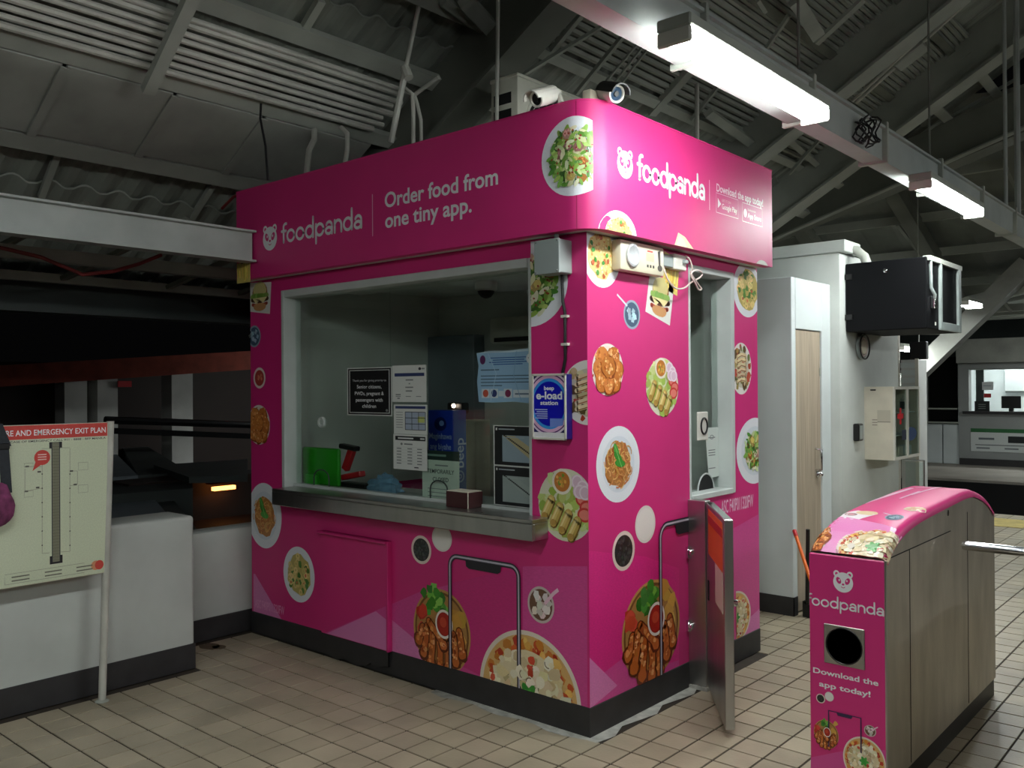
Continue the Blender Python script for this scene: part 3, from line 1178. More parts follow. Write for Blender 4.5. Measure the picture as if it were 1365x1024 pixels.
p.rect(p0.x + 0.14, p0.z - 0.22, p0.x + 0.42, p0.z - 0.18, rgb(96, 104, 108))
tag(p.build('route_panel', None, 'paper', base=(p0.x, 15.99, p0.z)), 'white route panel with a green strip under the far ticket window', 'sign')
mon = empty('monitor', (-1.62, 16.12, w1.z), 'black computer screen on the counter of the far ticket window', 'monitor')
MB().box((-1.76, 16.14, w1.z + 0.06), (-1.42, 16.17, w1.z + 0.3)).build('screen', 'black', mon, bevel=0.006)
MB().box((-1.63, 16.13, w1.z), (-1.55, 16.19, w1.z + 0.06)).build('stand', 'black', mon)
p = Print(lambda a, b, hh: (a, 16.02 - hh, b))
p.rect(w0.x + 0.1, w1.z, w0.x + 0.37, w1.z + 0.2, rgb(28, 34, 32))
for k in range(3):
    p.rect(w0.x + 0.17, w1.z + 0.05 + k * 0.04, w0.x + 0.3, w1.z + 0.06 + k * 0.04, rgb(150, 160, 156))
tag(p.build('counter_sign', None, 'paper', base=(w0.x, 16.02, w1.z)), 'small dark notice board standing on the far ticket counter', 'sign')
p = Print(lambda a, b, hh: (a, 16.1 - hh, b))
p.rect(w0.x + 0.25, w1.z + 0.27, w0.x + 0.38, w1.z + 0.35, rgb(186, 52, 52))
p.rect(w0.x + 0.22, w1.z + 0.42, w0.x + 0.42, w1.z + 0.58, rgb(216, 222, 222))
p.rect(w0.x + 0.24, w1.z + 0.5, w0.x + 0.38, w1.z + 0.51, rgb(110, 130, 150))
tag(p.build('window_notice', None, 'paper', base=(w0.x, 16.1, w1.z)), 'white and red papers stuck in the far ticket window', 'notice')

# roof over the far platform: purlins along the track, rafters falling away
fr = empty('ceiling_far', (0, 12, 3), kind='structure')


def fz(y):
    return 4.75 - 0.4 * (y - 8.0) if y < 13.0 else 2.75 + 0.03 * (y - 13.0)


vs, fs = [], []
n = 48
for i, y in enumerate((8.0, 10.5, 13.0, 17.5)):
    for k in range(n):
        vs.append((-12 + k * 0.5, y, fz(y) + 0.2 + (0.06 if k % 2 else 0)))
for i in range(3):
    for k in range(n - 1):
        q = i * n + k
        fs.append((q, q + 1, q + 1 + n, q + n))
MB().add(vs, fs).build('roof_sheet', 'roof', fr)
for k in range(9):
    y = 8.2 + k * 0.95
    MB().box((-12, y - 0.04, fz(y) + 0.02), (9, y + 0.04, fz(y) + 0.14)).build('purlin', 'roofsteel', fr)
for k in range(7):
    x = -6.2 + k * 1.55
    MB().bar((x, 7.9, fz(7.9) - 0.06), (x, 12.9, fz(12.9) - 0.06), 0.2, 0.2).build('rafter', 'rafter', fr)
for k in range(14):
    x = -6.6 + k * 0.8
    y = 8.2 + (k * 37 % 5) * 0.95
    MB().bar((x, y, fz(y) + 0.02), (x + 0.08, y + 0.95, fz(y + 0.95) + 0.02), 0.05, 0.03).build('sag_rod', 'roofsteel', fr)
A, B = at(1222, 497, 1, 11.0), at(1372, 352, 1, 11.0)
d = (B - A).normalized()
MB().bar(A - d * ((A.z + 1.3) / d.z), B, 0.3, 0.26).build('diagonal_brace', 'duct', fr)
A, B = at(1180, 432, 1, 11.3), at(1372, 382, 1, 11.3)
MB().bar(A, B, 0.2, 0.16).build('cross_beam', 'roofsteel', fr)
A, B = at(1205, 442, 1, 12.2), at(1290, 442, 1, 12.2)
MB().bar(A, B, 0.2, 0.1).build('cross_beam', 'roofsteel', fr)
MB().box((-8, 17.6, -0.2), (6, 17.7, 4)).build('end_wall', 'slate_dark', fr)

# ------------------------------------------------------------------ what lies outside, left of the parapet
ow = empty('wall_outside', (-9, 2, 0), kind='structure')
e0, e1 = at(0, 516, 0, -9.0), at(330, 492, 0, -9.0)
MB().add([(-9.3, e0.y - 2, e0.z - 0.14), (-9.3, e1.y + 1, e1.z + 0.06), (-9.3, e1.y + 1, e1.z + 0.34), (-9.3, e0.y - 2, e0.z + 0.1),
          (-9.0, e0.y - 2, e0.z - 0.14), (-9.0, e1.y + 1, e1.z + 0.06), (-9.0, e1.y + 1, e1.z + 0.34), (-9.0, e0.y - 2, e0.z + 0.1)],
         [(0, 1, 2, 3), (4, 5, 6, 7), (0, 1, 5, 4), (3, 2, 6, 7), (0, 3, 7, 4), (1, 2, 6, 5)]).build('eave_board', 'brick_red', ow)
for u0, u1 in ((86, 116), (130, 157), (229, 257)):
    a, b = at(u0, 530, 0, -9.4), at(u1, 530, 0, -9.4)
    MB().box((-9.7, a.y, -2.0), (-9.4, b.y, 1.9)).build('outside_column', 'out_wall', ow)
a, b = at(157, 508, 0, -9.35), at(175, 516, 0, -9.35)
MB().box((-9.36, a.y, b.z), (-9.34, b.y, a.z)).build('outside_sign', 'red', ow)
MB().box((-11.0, -3, -3.0), (-10.6, 7, 2.0)).build('outside_room', 'dark_brown', ow)
MB().box((-9.6, -3.0, -3.0), (-9.0, 7, -0.05)).build('outside_base', 'dark', ow)


# walls of the stair going down outside
def slab(pts, z, zb, name, m):
    P = [at(u, v, 2, z) for u, v in pts]
    n = len(P)
    vs = [(p.x, p.y, z) for p in P] + [(p.x, p.y, zb) for p in P]
    MB().add(vs, [tuple(range(n)), tuple(range(2 * n - 1, n - 1, -1))] + [(i, (i + 1) % n, (i + 1) % n + n, i + n) for i in range(n)]).build(name, m, ow)


slab([(90, 664), (199, 657), (226, 689), (100, 706)], 0.62, -0.2, 'stair_roof', 'slate')
slab([(199, 657), (222, 655), (268, 712), (226, 689)], 0.60, -0.2, 'stair_edge', 'slate_dark')
slab([(90, 640), (255, 630), (257, 651), (90, 664)], 0.70, 0.1, 'stair_beam', 'slate_dark')
slab([(90, 606), (152, 602), (184, 634), (90, 640)], 0.74, 0.2, 'stair_roof', 'slate')
slab([(152, 576), (165, 576), (252, 629), (184, 634)], 0.74, 0.2, 'stair_edge', 'slate_dark')
slab([(205, 620), (330, 612), (330, 634), (252, 636)], 0.78, 0.72, 'stair_roof', 'slate_dark')
slab([(224, 662), (340, 670), (340, 720), (268, 712)], 0.30, -0.6, 'stair_pit', 'dark_brown')
hr = MB()
hr.tube([at(140, 560, 0, -8.0), at(345, 567, 0, -8.0)], 0.045, 8)
hr.build('outside_rail', 'black', ow)
hr = MB()
A, B = at(140, 574, 0, -7.8), at(345, 582, 0, -7.8)
hr.bar(A, B, 0.1, 0.07)
hr.build('outside_beam', 'black_metal', ow)
A, B = at(300, 640, 0, -7.0), at(328, 668, 0, -7.0)
MB().box((-6.2, 0.6, -0.6), (-5.75, 3.2, 0.72)).build('outside_low_wall', 'dark_brown', ow)
lp = empty('outside_lamp', at(300, 650, 0, -5.6), 'small amber lamp glowing on the low wall outside', 'lamp')
c = at(300, 651, 0, -5.6)
MB().box((c.x - 0.05, c.y - 0.12, c.z - 0.018), (c.x, c.y + 0.12, c.z + 0.02)).build('lamp_glow', 'amber', lp)
MB().box((c.x - 0.09, c.y - 0.16, c.z + 0.05), (c.x + 0.02, c.y + 0.16, c.z + 0.08)).build('lamp_hood', 'brick_red', lp)

# ================================================================== LIGHTS
def tube_light(x, y0, y1, z, label, nm='fluorescent_light', w=0.13):
    t = empty(nm, (x, y0, z), label, 'light', 'strip lights of the concourse')
    b = MB()
    n = 8
    poly = [(x + w / 2 * math.cos(PI + PI * k / n), z + 0.055 * math.sin(PI + PI * k / n)) for k in range(n + 1)]
    b.prism(poly, 1, y0 + 0.02, y1 - 0.02)
    b.build('diffuser', 'lamp', t)
    MB().box((x - w / 2 - 0.004, y0, z), (x + w / 2 + 0.004, y1, z + 0.045)).build('housing', 'roofsteel', t, bevel=0.006)
    for y in (y0, y1 - 0.02):
        MB().box((x - w / 2 - 0.002, y, z - 0.056), (x + w / 2 + 0.002, y + 0.02, z)).build('end_cap', 'cam_white', t, bevel=0.006)
    for y in (y0 + 0.2, y1 - 0.2):
        MB().bar((x, y, z + 0.055), (x - 0.12, y, z + 0.075), 0.03, 0.02).build('bracket', 'rafter', t)
    return t


TLX, TLZ = 0.79, 2.855
tube_light(TLX, -0.56, 0.70, TLZ, 'long lit strip light hanging in front of the pink booth corner')
tube_light(TLX - 0.06, 2.45, 3.72, TLZ, 'second lit strip light along the grey trunking, above the white closet')
tube_light(TLX, -3.75, -2.49, TLZ, 'strip light on the trunking at the viewer, above the frame')
tube_light(-7.6, 4.9, 6.1, 2.0, 'added strip light outside beyond the parapet, hidden behind the booth', w=0.13)  # unseen lamp, added to brighten the columns and stair outside
tube_light(TLX, -6.1, -4.84, TLZ, 'added strip light at the near end of the trunking, behind the viewer')  # unseen lamp, added to lift the left side
for k_, y_ in enumerate((-4.2, -1.0, 2.2, 5.4)):
    tube_light(4.7, y_, y_ + 1.26, TLZ, ('first', 'second', 'third', 'fourth')[k_] + ' strip light of an added fill row to the right of the frame')  # unseen row, added to raise the ambient light
tube_light(TLX - 0.1, 6.3, 7.6, TLZ + 0.05, 'furthest strip light at the end of the grey trunking')
A = at(1285, 403, 1, 9.6)
tube_light(A.x, A.y - 0.2, A.y + 0.5, A.z, 'short lit strip light past the black cabinet, under the far roof', w=0.22)
A = at(1201, 463, 1, 10.5)
tube_light(A.x, A.y - 0.2, A.y + 0.5, A.z, 'low lit strip light just under the black cabinet, far off', w=0.22)

tube_light(0.4, 13.5, 14.7, 2.5, 'added strip light over the far platform, right of the frame')  # unseen lamp, added because the far wall came out too dark
tr = empty('lighting_trunking', (0.6, 0, 2.9), 'long grey steel trunking beam carrying the strip lights', 'beam')
MB().box((0.55, -6.0, 2.9), (0.66, 8.6, 3.08)).build('channel', 'galv', tr)
MB().box((0.53, -6.0, 3.08), (0.68, 8.6, 3.095)).build('lid', 'galv', tr)
for y in (-1.2, -0.12, 0.95, 2.0, 3.1, 4.2, 5.3):
    MB().box((0.52, y - 0.012, 2.885), (0.69, y + 0.012, 3.12)).build('clamp', 'roofsteel', tr, bevel=0.003)
    if y in (-1.2, 0.95, 3.1):
        MB().tube([(0.605, y, 3.1), (0.605, y, rz(0.605, 0.1))], 0.007, 6).build('hanger_rod', 'rafter', tr)
r_ = random.Random(5)
cbl = MB()
for k in range(6):
    c_ = Vector((0.685 + 0.01 * k, 1.55 + 0.02 * k, 2.96 + 0.015 * (k % 3)))
    a_ = r_.uniform(0.035, 0.06)
    cbl.tube([c_ + Vector((0.02 * math.sin(3 * t + k), a_ * math.cos(t), a_ * math.sin(t) * 1.2)) for t in [2 * PI * q / 14 for q in range(15)]], 0.005, 5)
cbl.build('cable_knot', 'black', tr)
for k, (u, v) in enumerate(((1341, 286), (1357, 300))):
    A = at(u, v, 0, 0.6)
    B = at(u - 1.5, 0, 0, 0.6)
    o = MB().tube([(0.6, A.y, A.z), (0.6 , A.y, 6.0)], 0.016 if k == 0 else 0.026, 8).build('drop_pipe', 'galv', None, base=(0.6, A.y, A.z))
    tag(o, ('thin' if k == 0 else 'thick') + ' pale vertical pipe dropping to the trunking at far right', 'pipe')

# conduits that run under the roof on the left
for k in range(8):
    dg = (20.85, 21.35, 21.85, 22.35, 22.95, 23.4, 24.0, 24.35)[k]
    x, z = elx(dg, -0.04)
    o = MB().tube([(x, -6.0, z), (x, 0.72 + 0.05 * (k % 2), z)], 0.017 if k % 3 else 0.021, 8).build('conduit', 'conduit', None, base=(x, 0, z))
    tag(o, ('lowest', 'second lowest', 'third lowest', 'fourth lowest', 'fourth highest', 'third highest', 'second highest', 'highest')[k] + ' of the eight grey conduits under the left roof slope', 'pipe', 'conduits under the left roof slope')


def pipe(pxs, plane, val, r, label, name='conduit_drop', m='conduit', group=None):
    P = [at(u, v, plane, val) for u, v in pxs]
    o = MB().tube(P, r, 8).build(name, m, None, base=P[-1])
    return tag(o, label, 'pipe', group)


pipe([(415, 136), (419, 150), (419, 186), (412, 200), (408, 240)], 1, 0.35, 0.02, 'bent grey conduit dropping to the booth roof, the leftmost bend')
pipe([(455, 170), (463, 178), (463, 200), (459, 225), (459, 260)], 1, 0.35, 0.016, 'thinner bent conduit right of the leftmost bend above the booth')
pipe([(540, 118), (550, 126), (551, 150), (551, 215)], 1, 0.6, 0.014, 'straight conduit dropping to the booth roof beside a bent one')
pipe([(552, 126), (556, 138), (561, 160), (562, 215)], 1, 0.62, 0.012, 'slightly bent conduit dropping to the booth roof beside a straight one')
pipe([(562, -10), (540, 96)], 1, 0.5, 0.014, 'slanting rod hung from the roof left of the big rafter')
pipe([(541, 92), (521, 190)], 1, 0.5, 0.02, 'slanting pipe below the knuckle, left of the big rafter')
pipe([(540, 90), (545, 104)], 1, 0.5, 0.03, 'pipe clamp knuckle on the slanting hung rod', 'pipe_clamp')
pipe([(348, 138), (347, 158), (354, 195), (357, 240)], 1, -0.7, 0.006, 'thin black wire hanging across the grey soffit panels', 'hanging_wire', 'black')
pipe([(553, 126), (585, 103)], 1, 0.62, 0.013, 'short conduit slanting up to the big rafter', 'conduit_link')
pipe([(664, -20), (662, 175)], 1, 0.72, 0.012, 'long thin vertical rod beside the air conditioner', 'hanger_rod')
pipe([(929, 112), (929, 190)], 1, 1.9, 0.015, 'vertical hanger behind the booth top, under the roof battens', 'hanger_rod')
pipe([(0, 330), (55, 343), (110, 366), (150, 362), (185, 352), (215, 340)], 0, -3.2, 0.012, 'dull red cable sagging under the white beam', 'red_cable', 'red_cable')
pipe([(296, 278), (312, 262), (330, 256)], 1, 0.0, 0.01, 'red cable end by the top left booth corner', 'cable_end', 'red_cable')
jb = empty('ceiling_junction_box', onroof(1212, 72, -0.05), 'grey junction box high on the roof between two rafters', 'box')
c = onroof(1212, 72, -0.05)
MB().bar(c - Vector((0.13, 0, 0.075)), c + Vector((0.13, 0, 0.075)), 0.2, 0.1, (-SL, 0, 1)).build('body', 'roofsteel', jb, bevel=0.01)
for (u0, v0, u1, v1) in ((1203, 66, 1188, 46), (1207, 63, 1196, 46)):
    MB().tube([onroof(u0, v0, -0.06), onroof(u1, v1, 0.05)], 0.02, 7).build('cable_tail', 'roofsteel', jb)
MB().tube([onroof(1222, 78, -0.05), onroof(1236, 66, -0.05), onroof(1236, 50, -0.05)], 0.015, 7).build('cable_tail', 'roofsteel', jb)
for k in range(2):
    A, B = onroof(1136 + 5 * k, 135 + 2 * k, -0.07), onroof(1286 + 6 * k, -4 + 4 * k, -0.07)
    tag(MB().tube([A, B], 0.018, 7).build('rafter_conduit', 'conduit', None, base=A), ('left', 'right')[k] + ' pale conduit of the pair climbing past the roof junction box', 'pipe', 'conduit pair by the roof junction box')

# ================================================================== TICKET BOOTH
booth = empty('ticket_booth', (-1.4, 0.8, 0), 'bright pink ticket booth covered in food pictures with a wide window', 'booth')
X0, X1, WZ0, WZ1 = -2.395, -0.333, 0.955, 2.226
fwl = MB()
fwl.box((-BW, 0, 0.137), (X0, 0.12, 2.31)).box((X1, 0, 0.137), (0, 0.12, 2.31)).box((X0, 0, 0.137), (X1, 0.12, WZ0)).box((X0, 0, WZ1), (X1, 0.12, 2.31))
front = fwl.build('front_wall', 'pink', booth)
RY0, RY1, RZ0, RZ1 = 0.914, 1.432, 0.985, 2.255
rwl = MB()
rwl.box((-0.12, 0.12, 0.137), (0, RY0, 2.31)).box((-0.12, RY1, 0.137), (0, BD, 2.31)).box((-0.12, RY0, 0.137), (0, RY1, RZ0)).box((-0.12, RY0, RZ1), (0, RY1, 2.31))
right = rwl.build('right_wall', 'pink', booth)
MB().box((-BW, 0.12, 0.137), (-BW + 0.1, BD, 2.31)).build('left_wall', 'pink', booth)
MB().box((-BW + 0.1, BD - 0.1, 0.137), (-0.12, BD, 2.31)).build('back_wall', 'lining', booth)
MB().box((-BW - 0.004, -0.004, 0), (0.004, BD + 0.004, 0.137)).build('plinth', 'plinth', booth, bevel=0.003)
# lining of the inside
MB().box((-BW + 0.1, 0.13, 0.9), (-BW + 0.115, BD - 0.1, 2.31)).build('left_lining', 'lining', booth)
MB().box((-BW + 0.115, BD - 0.115, 0.9), (-0.12, BD - 0.1, 2.31)).build('back_lining', 'lining', booth)
MB().box((-0.135, 0.12, 0.9), (-0.12, RY0 - 0.03, 2.31)).build('right_lining', 'lining', booth)
MB().box((X0 - 0.2, 0.12, WZ1), (-0.135, 0.4, 2.31)).build('lintel_beam', 'lining', booth)
MB().box((-BW + 0.115, 0.12, 0.137), (-0.12, BD - 0.115, 0.16)).build('inner_floor', 'tile', booth)
a, b = at(553, 420, 1, 1.6), at(640, 420, 1, 1.6)
MB().box((a.x, 1.5, 0.16), (a.x + 0.75, 1.62, 2.0)).build('inner_cabinet', 'slate', booth, bevel=0.006)
a = at(625, 600, 1, 1.2)
MB().box((a.x, 1.1, 0.16), (a.x + 0.16, 1.25, 1.38)).build('inner_locker', 'cream', booth, bevel=0.006)
MB().box((X0 + 0.02, 0.13, 0.93), (X1 + 0.15, 0.62, 0.952)).build('inner_desk', 'frame', booth)
MB().box((X0 + 0.05, 0.5, 2.24), (X1, 0.6, 2.31)).build('inner_beam', 'lining', booth)

# fascia with its rounded corner
FO, FR, FZ0, FZ1 = 0.1, 0.13, 2.31, 2.885
S1 = BW + FO - FR
S2 = S1 + FR * PI / 2


def fpath(s, n=0.0):
    """(x, y) of the fascia at path length s, n out of its face"""
    if s <= S1:
        return -BW + s, -FO - n
    if s >= S2:
        return FO + n, -FO + FR + (s - S2)
    t = (s - S1) / FR
    cx, cy = FO - FR, -FO + FR
    return cx + (FR + n) * math.sin(t), cy - (FR + n) * math.cos(t)


SE = S2 + (BD + FO - FR)
ss = [0, S1] + [S1 + (S2 - S1) * k / 12 for k in range(1, 13)] + [SE]
vs, fs = [], []
for s in ss:
    for n, z in ((0, FZ0), (0, FZ1), (-0.05, FZ1), (-0.05, FZ0)):
        x, y = fpath(s, n)
        vs.append((x, y, z))
for i in range(len(ss) - 1):
    for k in range(4):
        fs.append((i * 4 + k, i * 4 + (k + 1) % 4, (i + 1) * 4 + (k + 1) % 4, (i + 1) * 4 + k))
fs += [(0, 1, 2, 3), tuple(len(vs) - 4 + k for k in (3, 2, 1, 0))]
fas = MB().add(vs, fs, True).build('fascia', 'pink', booth)
out = [fpath(s, -0.05) for s in ss]
out = [(x, y) for x, y in out] + [(-BW, BD)]
so = MB()
n = len(out)
so.add([(x, y, 2.312) for x, y in out] + [(x, y, 2.33) for x, y in out], [tuple(range(n)), tuple(range(2 * n - 1, n - 1, -1))] + [(i, (i + 1) % n, (i + 1) % n + n, i + n) for i in range(n)])
so.build('soffit', 'lining', booth)
MB().box((-BW, -0.04, 2.55), (0.04, BD, 2.6)).build('roof_slab', 'duct', booth)
MB().box((-BW, -0.05, 2.33), (-BW + 0.04, BD, 2.885)).build('fascia_end', 'pink', booth)
MB().box((-BW, BD - 0.04, 2.33), (0.05, BD, 2.885)).build('fascia_back', 'lining', booth)
cap = MB()
for i in range(len(ss) - 1):
    a, b = fpath(ss[i], 0.003), fpath(ss[i + 1], 0.003)
    c, d = fpath(ss[i + 1], -0.052), fpath(ss[i], -0.052)
    cap.add([(p[0], p[1], FZ1 + e) for e in (0, 0.006) for p in (a, b, c, d)], [(3, 2, 1, 0), (4, 5, 6, 7), (0, 1, 5, 4), (2, 3, 7, 6)])
cap.build('fascia_trim', 'pink', fas)

# front window
fm = MB()
fm.box((X0, -0.006, WZ0), (X0 + 0.03, 0.125, WZ1)).build('window_frame', 'frame', booth, bevel=0.003)
MB().box((X1 - 0.02, 0.0, WZ0), (X1, 0.125, WZ1)).build('window_frame', 'frame', booth, bevel=0.003)
MB().box((X0 + 0.03, -0.006, WZ1 - 0.045), (X1 - 0.02, 0.125, WZ1)).build('window_frame', 'frame', booth, bevel=0.003)
MB().box((X0 + 0.03, 0.06, 0.985), (X1 - 0.02, 0.11, 1.0)).build('window_frame', 'frame', booth)
JX = -1.455
MB().box((X0 + 0.03, 0.082, 1.0), (JX - 0.0015, 0.09, WZ1 - 0.045)).build('glass_pane', 'glass', booth)
MB().box((JX + 0.0015, 0.082, 1.0), (X1 - 0.02, 0.09, WZ1 - 0.045)).build('glass_pane', 'glass', booth)
for (u, v, r) in ((428, 563, 0.035),):
    A = at(u, v, 1, 0.08)
    b = MB()
    b.lathe((A.x, 0.092, A.z), (0, -1, 0), [(0, 0.0), (0, r), (0.016, r * 0.9), (0.016, r * 0.6), (0.006, r * 0.5), (0.006, 0)], 20)
    b.build('speech_ring', 'frame', booth)
for (u0, u1, vt, vb) in ((419, 439, 634, 656), (574, 597, 648, 668)):
    a, b_, t = at(u0, vb, 1, 0.08), at(u1, vb, 1, 0.08), at(u0, vt, 1, 0.08)
    r = (b_.x - a.x) / 2
    zt = 1.0
    P = [(a.x, 0.078, zt), (a.x, 0.078, zt + 0.05)] + [(a.x + r - r * math.cos(PI * k / 8), 0.078, zt + 0.05 + 0.05 * math.sin(PI * k / 8)) for k in range(1, 8)] + [(b_.x, 0.078, zt + 0.05), (b_.x, 0.078, zt)]
    MB().tube(P, 0.004, 6).build('hatch_arch', 'slate_dark', booth)
lg = MB()
lg.box((-2.335, -0.12, 0.965), (-0.235, 0.06, 0.985)).box((-2.335, -0.12, 0.885), (-0.235, -0.105, 0.965)).box((-2.335, -0.105, 0.885), (-2.32, 0.0, 0.965)).box((-0.25, -0.105, 0.885), (-0.235, 0.0, 0.965))
ledge = lg.build('counter_ledge', 'steel', booth, bevel=0.003)
MB().box((X0 + 0.03, 0.06, 0.957), (X1 - 0.02, 0.13, 0.985)).build('sill', 'steel', booth)

# right window
MB().box((-0.125, RY1 - 0.04, RZ0), (0.006, RY1, RZ1)).build('side_window_frame', 'frame', booth, bevel=0.003)
MB().box((-0.125, RY0, RZ0), (0.004, RY0 + 0.018, RZ1)).build('side_window_frame', 'frame', booth, bevel=0.003)
MB().box((-0.125, RY0 + 0.018, RZ1 - 0.035), (0.006, RY1 - 0.04, RZ1)).build('side_window_frame', 'frame', booth, bevel=0.003)
MB().box((-0.125, RY0 + 0.018, RZ0), (0.012, RY1 - 0.04, RZ0 + 0.03)).build('side_window_frame', 'frame', booth, bevel=0.003)
MB().box((-0.092, RY0 + 0.018, RZ0 + 0.03), (-0.084, RY1 - 0.04, RZ1 - 0.035)).build('side_glass', 'glass', booth)
A = at(936, 568, 0, -0.083)
b = MB()
b.box((-0.082, A.y - 0.07, A.z - 0.08), (-0.072, A.y + 0.05, A.z + 0.08))
b.build('speech_plate', 'cam_white', booth, bevel=0.004)
b = MB()
b.tube([(-0.07, A.y + 0.035 * math.cos(t), A.z + 0.045 * math.sin(t)) for t in [2 * PI * k / 18 for k in range(19)]], 0.006, 6)
b.build('speech_ring', 'black', booth)
a, c = at(930, 655, 0, -0.08), at(951, 655, 0, -0.08)
r = (c.y - a.y) / 2
P = [(-0.078, a.y + r - r * math.cos(PI * k / 10), RZ0 + 0.03 + 0.09 * math.sin(PI * k / 10)) for k in range(11)]
b = MB()
b.add([(p[0], p[1], p[2]) for p in P], [tuple(range(11))])
b.build('pass_hole', 'dark', booth)
MB().tube(P, 0.005, 6).build('pass_hole_rim', 'frame', booth)

# access hatch under the window
hx0, hx1, hz1 = -1.975, -1.365, 0.75
MB().box((hx0, -0.022, 0.135), (hx1, 0.0, hz1)).build('access_hatch', 'pink', booth, bevel=0.004)
MB().box((hx0 - 0.005, -0.05, hz1 - 0.014), (hx1 + 0.008, 0.0, hz1)).build('hatch_lip', 'pink', booth, bevel=0.003)
MB().box((hx1 - 0.004, -0.034, 0.135), (hx1 + 0.012, 0.0, hz1)).build('hatch_edge', 'pink', booth, bevel=0.003)
kb = MB()
kn = 16
bot = [0.012 + 0.012 * math.sin(k * 1.3) + (0.03 if k > 11 else 0) for k in range(kn + 1)]
for k in range(kn):
    x0, x1 = hx0 + (hx1 - hx0) * k / kn, hx0 + (hx1 - hx0) * (k + 1) / kn
    vs = [(x0, -0.022, bot[k]), (x1, -0.022, bot[k + 1]), (x1, -0.022, 0.135), (x0, -0.022, 0.135), (x0, 0, bot[k]), (x1, 0, bot[k + 1]), (x1, 0, 0.135), (x0, 0, 0.135)]
    kb.add(vs, [(0, 1, 2, 3), (0, 1, 5, 4), (2, 3, 7, 6)])
kb.build('hatch_kickboard', 'plinth', booth)

# ------------------------------------------------------------------ prints on the booth
FRN = lambda a, b, hh: (a, -hh, b)
RGT = lambda a, b, hh: (hh, a, b)
FAS = lambda a, b, hh: (*fpath(a, hh), b)


def fpx(u, v):
    q = at(u, v, 1, 0.0)
    return q.x, q.z


def rpx(u, v):
    q = at(u, v, 0, 0.0)
    return q.y, q.z


def faspx(u, v, side):
    if side == 'f':
        q = at(u, v, 1, -FO)
        return q.x + BW, q.z
    q = at(u, v, 0, FO)
    return S2 + q.y - (-FO + FR), q.z


def box_of(conv, u0, v0, u1, v1):
    uc, vc = (u0 + u1) / 2, (v0 + v1) / 2
    l, r, t, b = conv(u0, vc), conv(u1, vc), conv(uc, v0), conv(uc, v1)
    return (l[0] + r[0]) / 2, (t[1] + b[1]) / 2, abs(r[0] - l[0]) / 2, abs(t[1] - b[1]) / 2


SEED = [10]


def food(kind, name, wall, fn, conv, bb, clip=None, rot=0.0, maxe=0.0, h0=0.0008):
    SEED[0] += 1
    p = Print(fn, clip, maxe, h0=h0)
    p.frame(*box_of(conv, *bb), rot)
    kind(p, random.Random(SEED[0]))
    p.build(name, wall)


# paler facets at the foot of the wrap
p = Print(FRN, (-BW, 0.1375, 0.0, None), h0=0.0003)
LP, LP2, LP3 = rgb(214, 76, 150), rgb(222, 128, 186), rgb(206, 50, 128)
p.poly([fpx(430, 845), fpx(560, 789), fpx(700, 755), fpx(783, 755), fpx(783, 950), fpx(600, 950), fpx(433, 850)], LP)
p.poly([fpx(430, 845), fpx(505, 812), fpx(560, 858), fpx(600, 900), fpx(430, 850)], LP2)
p.poly([fpx(338, 765), fpx(340, 765), fpx(378, 830), fpx(338, 830)], LP2)
p.poly([fpx(600, 778), fpx(697, 755), fpx(697, 930), fpx(600, 880)], LP3)
p.build('wrap_facets', front)
p = Print(lambda a, b, hh: (a, -0.022 - hh, b), (hx0 + 0.004, 0.14, hx1 - 0.004, None), h0=0.0003)
p.poly([fpx(430, 846), fpx(560, 789), fpx(560, 900), fpx(433, 860)], LP)
p.poly([fpx(430, 848), fpx(505, 814), fpx(560, 858), fpx(600, 900), fpx(430, 850)], LP2)
p.build('wrap_facets', front)
p = Print(RGT, (0.0, 0.1375, BD, None), h0=0.0003)
p.poly([rpx(783, 734), rpx(860, 742), rpx(905, 758), rpx(905, 960), rpx(783, 960)], rgb(222, 46, 134))
p.poly([rpx(805, 897), rpx(840, 870), rpx(905, 900), rpx(880, 960), rpx(800, 950)], LP)
p.poly([rpx(783, 930), rpx(830, 905), rpx(905, 880), rpx(905, 990), rpx(783, 990)], LP)
p.poly([rpx(783, 874), rpx(823, 914), rpx(783, 948)], LP2)
p.poly([rpx(975, 706), rpx(1014, 684), rpx(1014, 870), rpx(960, 880)], LP)
p.poly([rpx(990, 832), rpx(1014, 810), rpx(1014, 870), rpx(990, 870)], LP2)
p.build('wrap_facets', right)

FC = (-BW, 0.1375, 0.0, 2.309)
food(f_burger, 'burger_print', front, FRN, fpx, (331, 375, 362, 420), FC)
food(f_drink, 'drink_print', front, FRN, fpx, (331, 434, 347.5, 463), FC)
food(f_cup, 'cup_print', front, FRN, fpx, (338, 490, 354, 518), FC)
food(f_cup, 'cup_print', front, FRN, fpx, (321, 508, 333, 536), FC)
food(f_chicken, 'chicken_print', front, FRN, fpx, (331, 540, 360, 593), FC)
food(f_noodles, 'noodle_print', front, FRN, fpx, (330.5, 644, 375.5, 731), FC)
food(f_pasta_green, 'pasta_print', front, FRN, fpx, (378, 729, 419.5, 803), FC)
food(f_bowl, 'black_bowl_print', front, FRN, fpx, (548.5, 714, 575, 752), FC)
food(f_milk, 'white_disc_print', front, FRN, fpx, (576, 700, 602.5, 735.5), FC)
food(f_wings, 'wings_print', front, FRN, fpx, (551.5, 786, 627.5, 899), FC)
food(f_pizza, 'pizza_print', front, FRN, fpx, (640, 842, 775, 1015), FC)
food(f_icecoffee, 'drink_print', front, FRN, fpx, (703.5, 782, 739, 831), FC)
food(f_lumpia, 'roll_platter_print', front, FRN, fpx, (718, 625, 793, 722), FC)
food(f_salad, 'salad_print', front, FRN, fpx, (660, 322, 757, 436), (X1 + 0.001, None, None, None))
food(f_grill, 'grill_print', front, FRN, fpx, (749, 480, 820, 567), FC)

